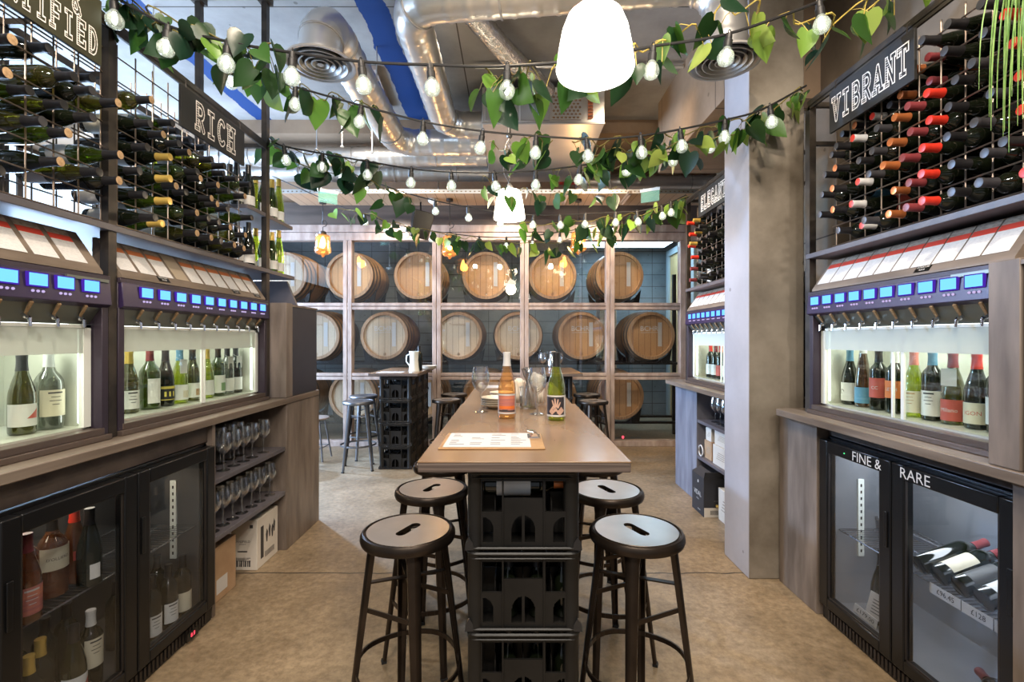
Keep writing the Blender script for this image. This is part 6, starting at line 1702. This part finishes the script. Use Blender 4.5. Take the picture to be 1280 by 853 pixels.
def amber_lamp(x, y, z, label, s=1.0):
    t = thing('pendant_lamp', label, 'pendant lamp', (x, y, z))
    MB().lathe([(.035, -.145), (.060, -.138), (.088, -.12), (.098, -.10), (.098, -.07), (.088, -.055), (.085, .06), (.080, .085), (.055, .10), (.03, .105)], 28, cap=False).build('jar_shade', M['amber'], t)
    MB().lathe([(.0, -.175), (.012, -.17), (.02, -.155), (.014, -.145), (0, -.145)], 12).build('finial', M['amber'], t)
    MB().lathe([(.040, .10), (.042, .125), (.025, .14), (0, .142)], 16).build('cap', M['hoopdark'], t)
    MB().lathe([(0, -.07), (.022, -.055), (.034, -.01), (.026, .04), (.012, .07), (0, .08)], 14).build('filament_bulb', M['filament'], t)
    top = 3.083 - z
    MB().tube([(0, 0, .14), (0, 0, .19), (.035, 0, .20), (.05, 0, .235), (.025, 0, .27), (-.01, 0, .25), (0, 0, .22), (.0, 0, .30), (0, 0, top)], .005, 6).lathe([(0, top - .03), (.04, top - .03), (.04, top), (0, top)], 14).build('cord', M['cable'], t)
    point('amber_glow', (x, y - .13, z - .02), 7, (1.0, .60, .26), .06)
amber_lamp(-2.27, 5.80, 2.585, 'glowing amber glass jar lamp nearest the counter end')
amber_lamp(-.735, 5.70, 2.545, 'glowing amber glass jar lamp beside the loudspeaker')
amber_lamp(.785, 5.72, 2.60, 'glowing amber glass jar lamp towards the pillar')

# ------------------------------------------------------------------ festoon lights and ivy
def catmull(pts, n=10):
    P = [Vector(p) for p in pts]; P = [P[0] * 2 - P[1]] + P + [P[-1] * 2 - P[-2]]; out = []
    for i in range(1, len(P) - 2):
        a, b, c, d = P[i - 1:i + 3]
        for k in range(n):
            t = k / n
            out.append(.5 * ((2 * b) + (c - a) * t + (2 * a - 5 * b + 4 * c - d) * t * t + (3 * b - a - 3 * c + d) * t ** 3))
    out.append(P[-2]); return out
socket_me = MB().lathe([(.0, .012), (.012, .012), (.0135, .004), (.0135, -.012), (.017, -.016), (.0165, -.045), (.0, -.046)], 12).tube([(.007 * math.cos(a), 0, .018 + .010 * math.sin(a)) for a in [2 * PI * i / 8 for i in range(8)]], .0022, 5, closed=True).mesh('socket', M['cable'])
bulb_me = MB().lathe([(.013, -.044), (.017, -.052), (.028, -.068), (.0325, -.080), (.0315, -.094), (.024, -.108), (.012, -.115), (0, -.117)], 12, cap=False).mesh('bulb', M['bulb'], smooth=False)
core_me = MB().lathe([(0, -.048), (.008, -.052), (.011, -.085), (.006, -.098), (0, -.10)], 8).mesh('filament', M['bulbcore'])
def festoon(Y, pix, bulbs, label, extra=None):
    pts = catmull([at(px, py, Y) if len(q) == 0 else at(px, py, q[0]) for px, py, *q in pix], 10)
    t = thing('festoon_lights', label, 'string lights', pts[0])
    bw(MB().tube(pts, .0055, 6), 'cable', M['cable'], t)
    for px in bulbs:
        best = min(pts, key=lambda p: abs(640 + p.x * F / p.y - px))
        s = put('socket', socket_me, t); s.location = best - origin_of(t) + Vector((0, 0, -.012)); s.rotation_euler = (rng.uniform(-.12, .12), rng.uniform(-.15, .15), rng.uniform(0, 3))
        put('bulb', bulb_me, s); put('filament', core_me, s)
    return pts
fa = festoon(1.90, [(126, -14), (210, 32), (285, 52), (347, 63), (452, 77), (538, 81), (625, 83), (720, 75), (816, 58), (911, 42), (1024, 2), (1100, -30), (1160, -60)], [140, 210, 287, 366, 450, 538, 630, 818, 916, 1024], 'festoon light string slung lowest over the aisle nearest the big white lamp')
fb_ = festoon(2.66, [(268, 74), (330, 97), (381, 112), (459, 134), (529, 152), (603, 164), (670, 170), (733, 174), (768, 173), (827, 166), (906, 150), (952, 137), (1008, 107)], [288, 368, 453, 528, 603, 668, 733, 798, 851, 903, 961], 'festoon light string running from the RICH rack to the VIBRANT rack post')
fc = festoon(3.25, [(336, 172), (352, 182), (397, 191), (465, 203), (514, 211), (564, 215), (618, 216), (670, 213.5), (725, 207), (783, 197), (842, 184), (890, 166), (915, 155)], [355, 402, 460, 512, 563, 617, 671, 725, 783, 842, 886], 'festoon light string tied to the pillar and rack corner')
fd = festoon(4.3, [(412, 192), (440, 216), (464, 226), (500, 239), (544, 251), (585, 259), (636, 267), (700, 269), (760, 266), (800, 264), (830, 256), (858, 244)], [430, 455, 542, 586, 626, 666, 700, 734, 768, 796, 826, 838], 'festoon light string reaching the ELEGANT rack post')
fe = festoon(5.42, [(340, 220), (425, 258), (456, 268), (482, 277), (509, 284), (540, 289), (570, 293), (599, 296), (633, 297), (666, 295), (700, 290), (734, 285), (800, 270), (862, 246)], [456, 482, 509, 540, 570, 599, 633, 666, 700, 734, 767], 'festoon light string hanging furthest back before the partition'.replace('furthest', 'deepest'))
LEAF = [(0, 0), (.16, .10), (.34, .10), (.47, -.04), (.50, -.24), (.43, -.48), (.28, -.72), (.12, -.92), (0, -1.06)]
def leaf(mb, p, size, rr):
    a = rr.uniform(0, 2 * PI); pitch = rr.uniform(-.9, .5); roll = rr.uniform(-.5, .5)
    Mx = T(*p) @ Euler((0, 0, a * .35 + (PI if rr.random() < .5 else 0))).to_matrix().to_4x4() @ Euler((pitch, rr.uniform(-.9, .9), roll)).to_matrix().to_4x4()
    fold = rr.uniform(.12, .35); curl = rr.uniform(0, .25)
    def P(x, z): return (x * size * .95, (-abs(x) * fold + curl * z * z * .5) * size, z * size)
    C = [(0, -.05), (0, -.3), (0, -.6), (0, -1.06)]
    for s in (-1, 1): pass
    vs = [P(0, 0), P(0, -.30), P(0, -.62), P(0, -1.08)]
    Rr = [P(x, z) for x, z in LEAF[1:-1]]; Ll = [P(-x, z) for x, z in LEAF[1:-1]]
    vs += Rr + Ll; r0, l0 = 4, 4 + len(Rr)
    fs = [(0, 1, r0 + 2, r0 + 1, r0), (1, 2, r0 + 4, r0 + 3, r0 + 2), (2, 3, r0 + 6, r0 + 5, r0 + 4), (1, 0, l0, l0 + 1, l0 + 2), (2, 1, l0 + 2, l0 + 3, l0 + 4), (3, 2, l0 + 4, l0 + 5, l0 + 6)]
    mb.add(vs, fs, 0, Mx)
def ivy(Y, runs, label, size, seed, stem='vine', density=1.0, drop=.10):
    """runs: lists of (px,py) the vine follows, with leaves per metre"""
    rr = random.Random(seed); leaves = MB(); vine = MB(); first = None
    for pix, per_m in runs:
        pts = catmull([at(px, py, q[0] if q else Y) for px, py, *q in pix], 10)
        pts = [p + Vector((0, -.03 + .05 * math.sin(i * .9 + seed), .012 * math.sin(i * .7))) for i, p in enumerate(pts)]
        if first is None: first = pts[0]
        vine.tube(pts, .0035, 5)
        for p in resample(pts, 1.0 / (per_m * density)):
            off = Vector((rr.uniform(-.05, .05), rr.uniform(-.035, .06), rr.uniform(-drop, .02)))
            vine.tube([p, p + off * .6 + Vector((0, 0, .01)), p + off], .0016, 4)
            leaf(leaves, p + off, size * rr.uniform(.7, 1.25), rr)
    t = thing('hanging_ivy', label, 'ivy garland', first)
    bw(vine, 'vine', M[stem], t); bw(leaves, 'foliage', M['leaf' if seed in (3, 17) else 'leaflight'], t, recalc=False, angle=80)
    return t
ivy(1.98, [([(152, -2), (210, 26), (287, 54), (350, 72)], 30), ([(150, 18), (220, 46), (300, 66)], 12)], 'dark ivy garland wound round the lights over the RICH and FORTIFIED signs', .09, 3)
ivy(1.98, [([(608, 98), (640, 104), (662, 92)], 26)], 'small ivy sprig over the aisle before the big white lamp', .10, 5)
ivy(1.98, [([(690, 84), (740, 72), (800, 66), (850, 50), (911, 12), (960, 26), (1030, 30), (1085, 8), (1140, -18)], 13)], 'yellow stemmed ivy trailing from the big white lamp over the pillar', .10, 8, 'vineyellow')
ivy(2.76, [([(318, 92), (345, 102), (381, 115), (431, 128), (470, 136)], 12)], 'ivy trailing along the lights near the bent duct vent', .125, 11)
ivy(2.76, [([(655, 172), (690, 180)], 14), ([(715, 178), (760, 180), (827, 174), (900, 158), (952, 142), (1006, 110)], 22), ([(740, 196), (800, 186), (850, 184), (925, 168)], 12)], 'thick ivy garland running across the pillar to the VIBRANT rack', .105, 13)
ivy(3.34, [([(334, 172), (352, 184), (397, 194), (430, 200), (480, 208)], 13), ([(350, 190), (390, 212), (430, 218), (470, 232), (510, 247)], 10)], 'ivy garland starting from the rack corner above the end shelves', .12, 17)
ivy(3.34, [([(690, 214), (740, 210), (790, 205), (850, 190)], 13)], 'ivy garland hanging just before the pillar below the slab', .11, 19)
ivy(3.75, [([(612, 182), (640, 192), (662, 190)], 12), ([(604, 224), (632, 238), (652, 240), (676, 238)], 9)], 'ivy tendrils hung round the chain of the smaller white lamp', .10, 23)
ivy(4.41, [([(650, 282), (700, 280), (750, 275), (790, 270), (830, 260), (856, 248)], 18), ([(690, 246), (740, 240), (770, 236)], 7)], 'ivy garland reaching the ELEGANT rack post', .12, 29)
ivy(5.29, [([(425, 262), (460, 268), (500, 282), (540, 290), (570, 296), (600, 300), (650, 304), (690, 304), (740, 296), (780, 286)], 13), ([(800, 272), (850, 258)], 13)], 'ivy garland deepest in the room before the amber lamps', .12, 31)
# trailing strands over the VIBRANT bottles
rr = random.Random(77); mb = MB(); stems = []
for k in range(52):
    b = Vector((1.56 + rr.uniform(-.03, .03), 1.44 + rr.uniform(-.05, .05), 2.66 + rr.uniform(-.08, .05))); L_ = rr.uniform(.15, .62); a = rr.uniform(0, 6.28); sp = rr.uniform(.02, .07)
    pts = []
    for i in range(10):
        q = i / 9; w = math.sin(q * 11 + k) * .013 * q
        pts.append(b + Vector((math.cos(a) * sp * math.sin(q * 1.6) * 1.0 - .0 + w, math.sin(a) * sp * math.sin(q * 1.6) + w, .05 * math.sin(q * 3.1) - L_ * q ** 1.3)))
    mb.tube(pts, [.0021] * 7 + [.0018, .0013, .0006], 4)
t = thing('trailing_plant', 'green trailing plant with thin strands over the VIBRANT bottles', 'plant', (1.50, 1.44, 2.62))
bw(mb, 'foliage', M['grass'], t)
bw(MB().lathe([(0, 0), (.06, 0), (.075, .09), (.07, .09), (.06, .075), (0, .07)], 20, M=T(1.55, 1.44, 2.735)), 'pot', M['black'], t)
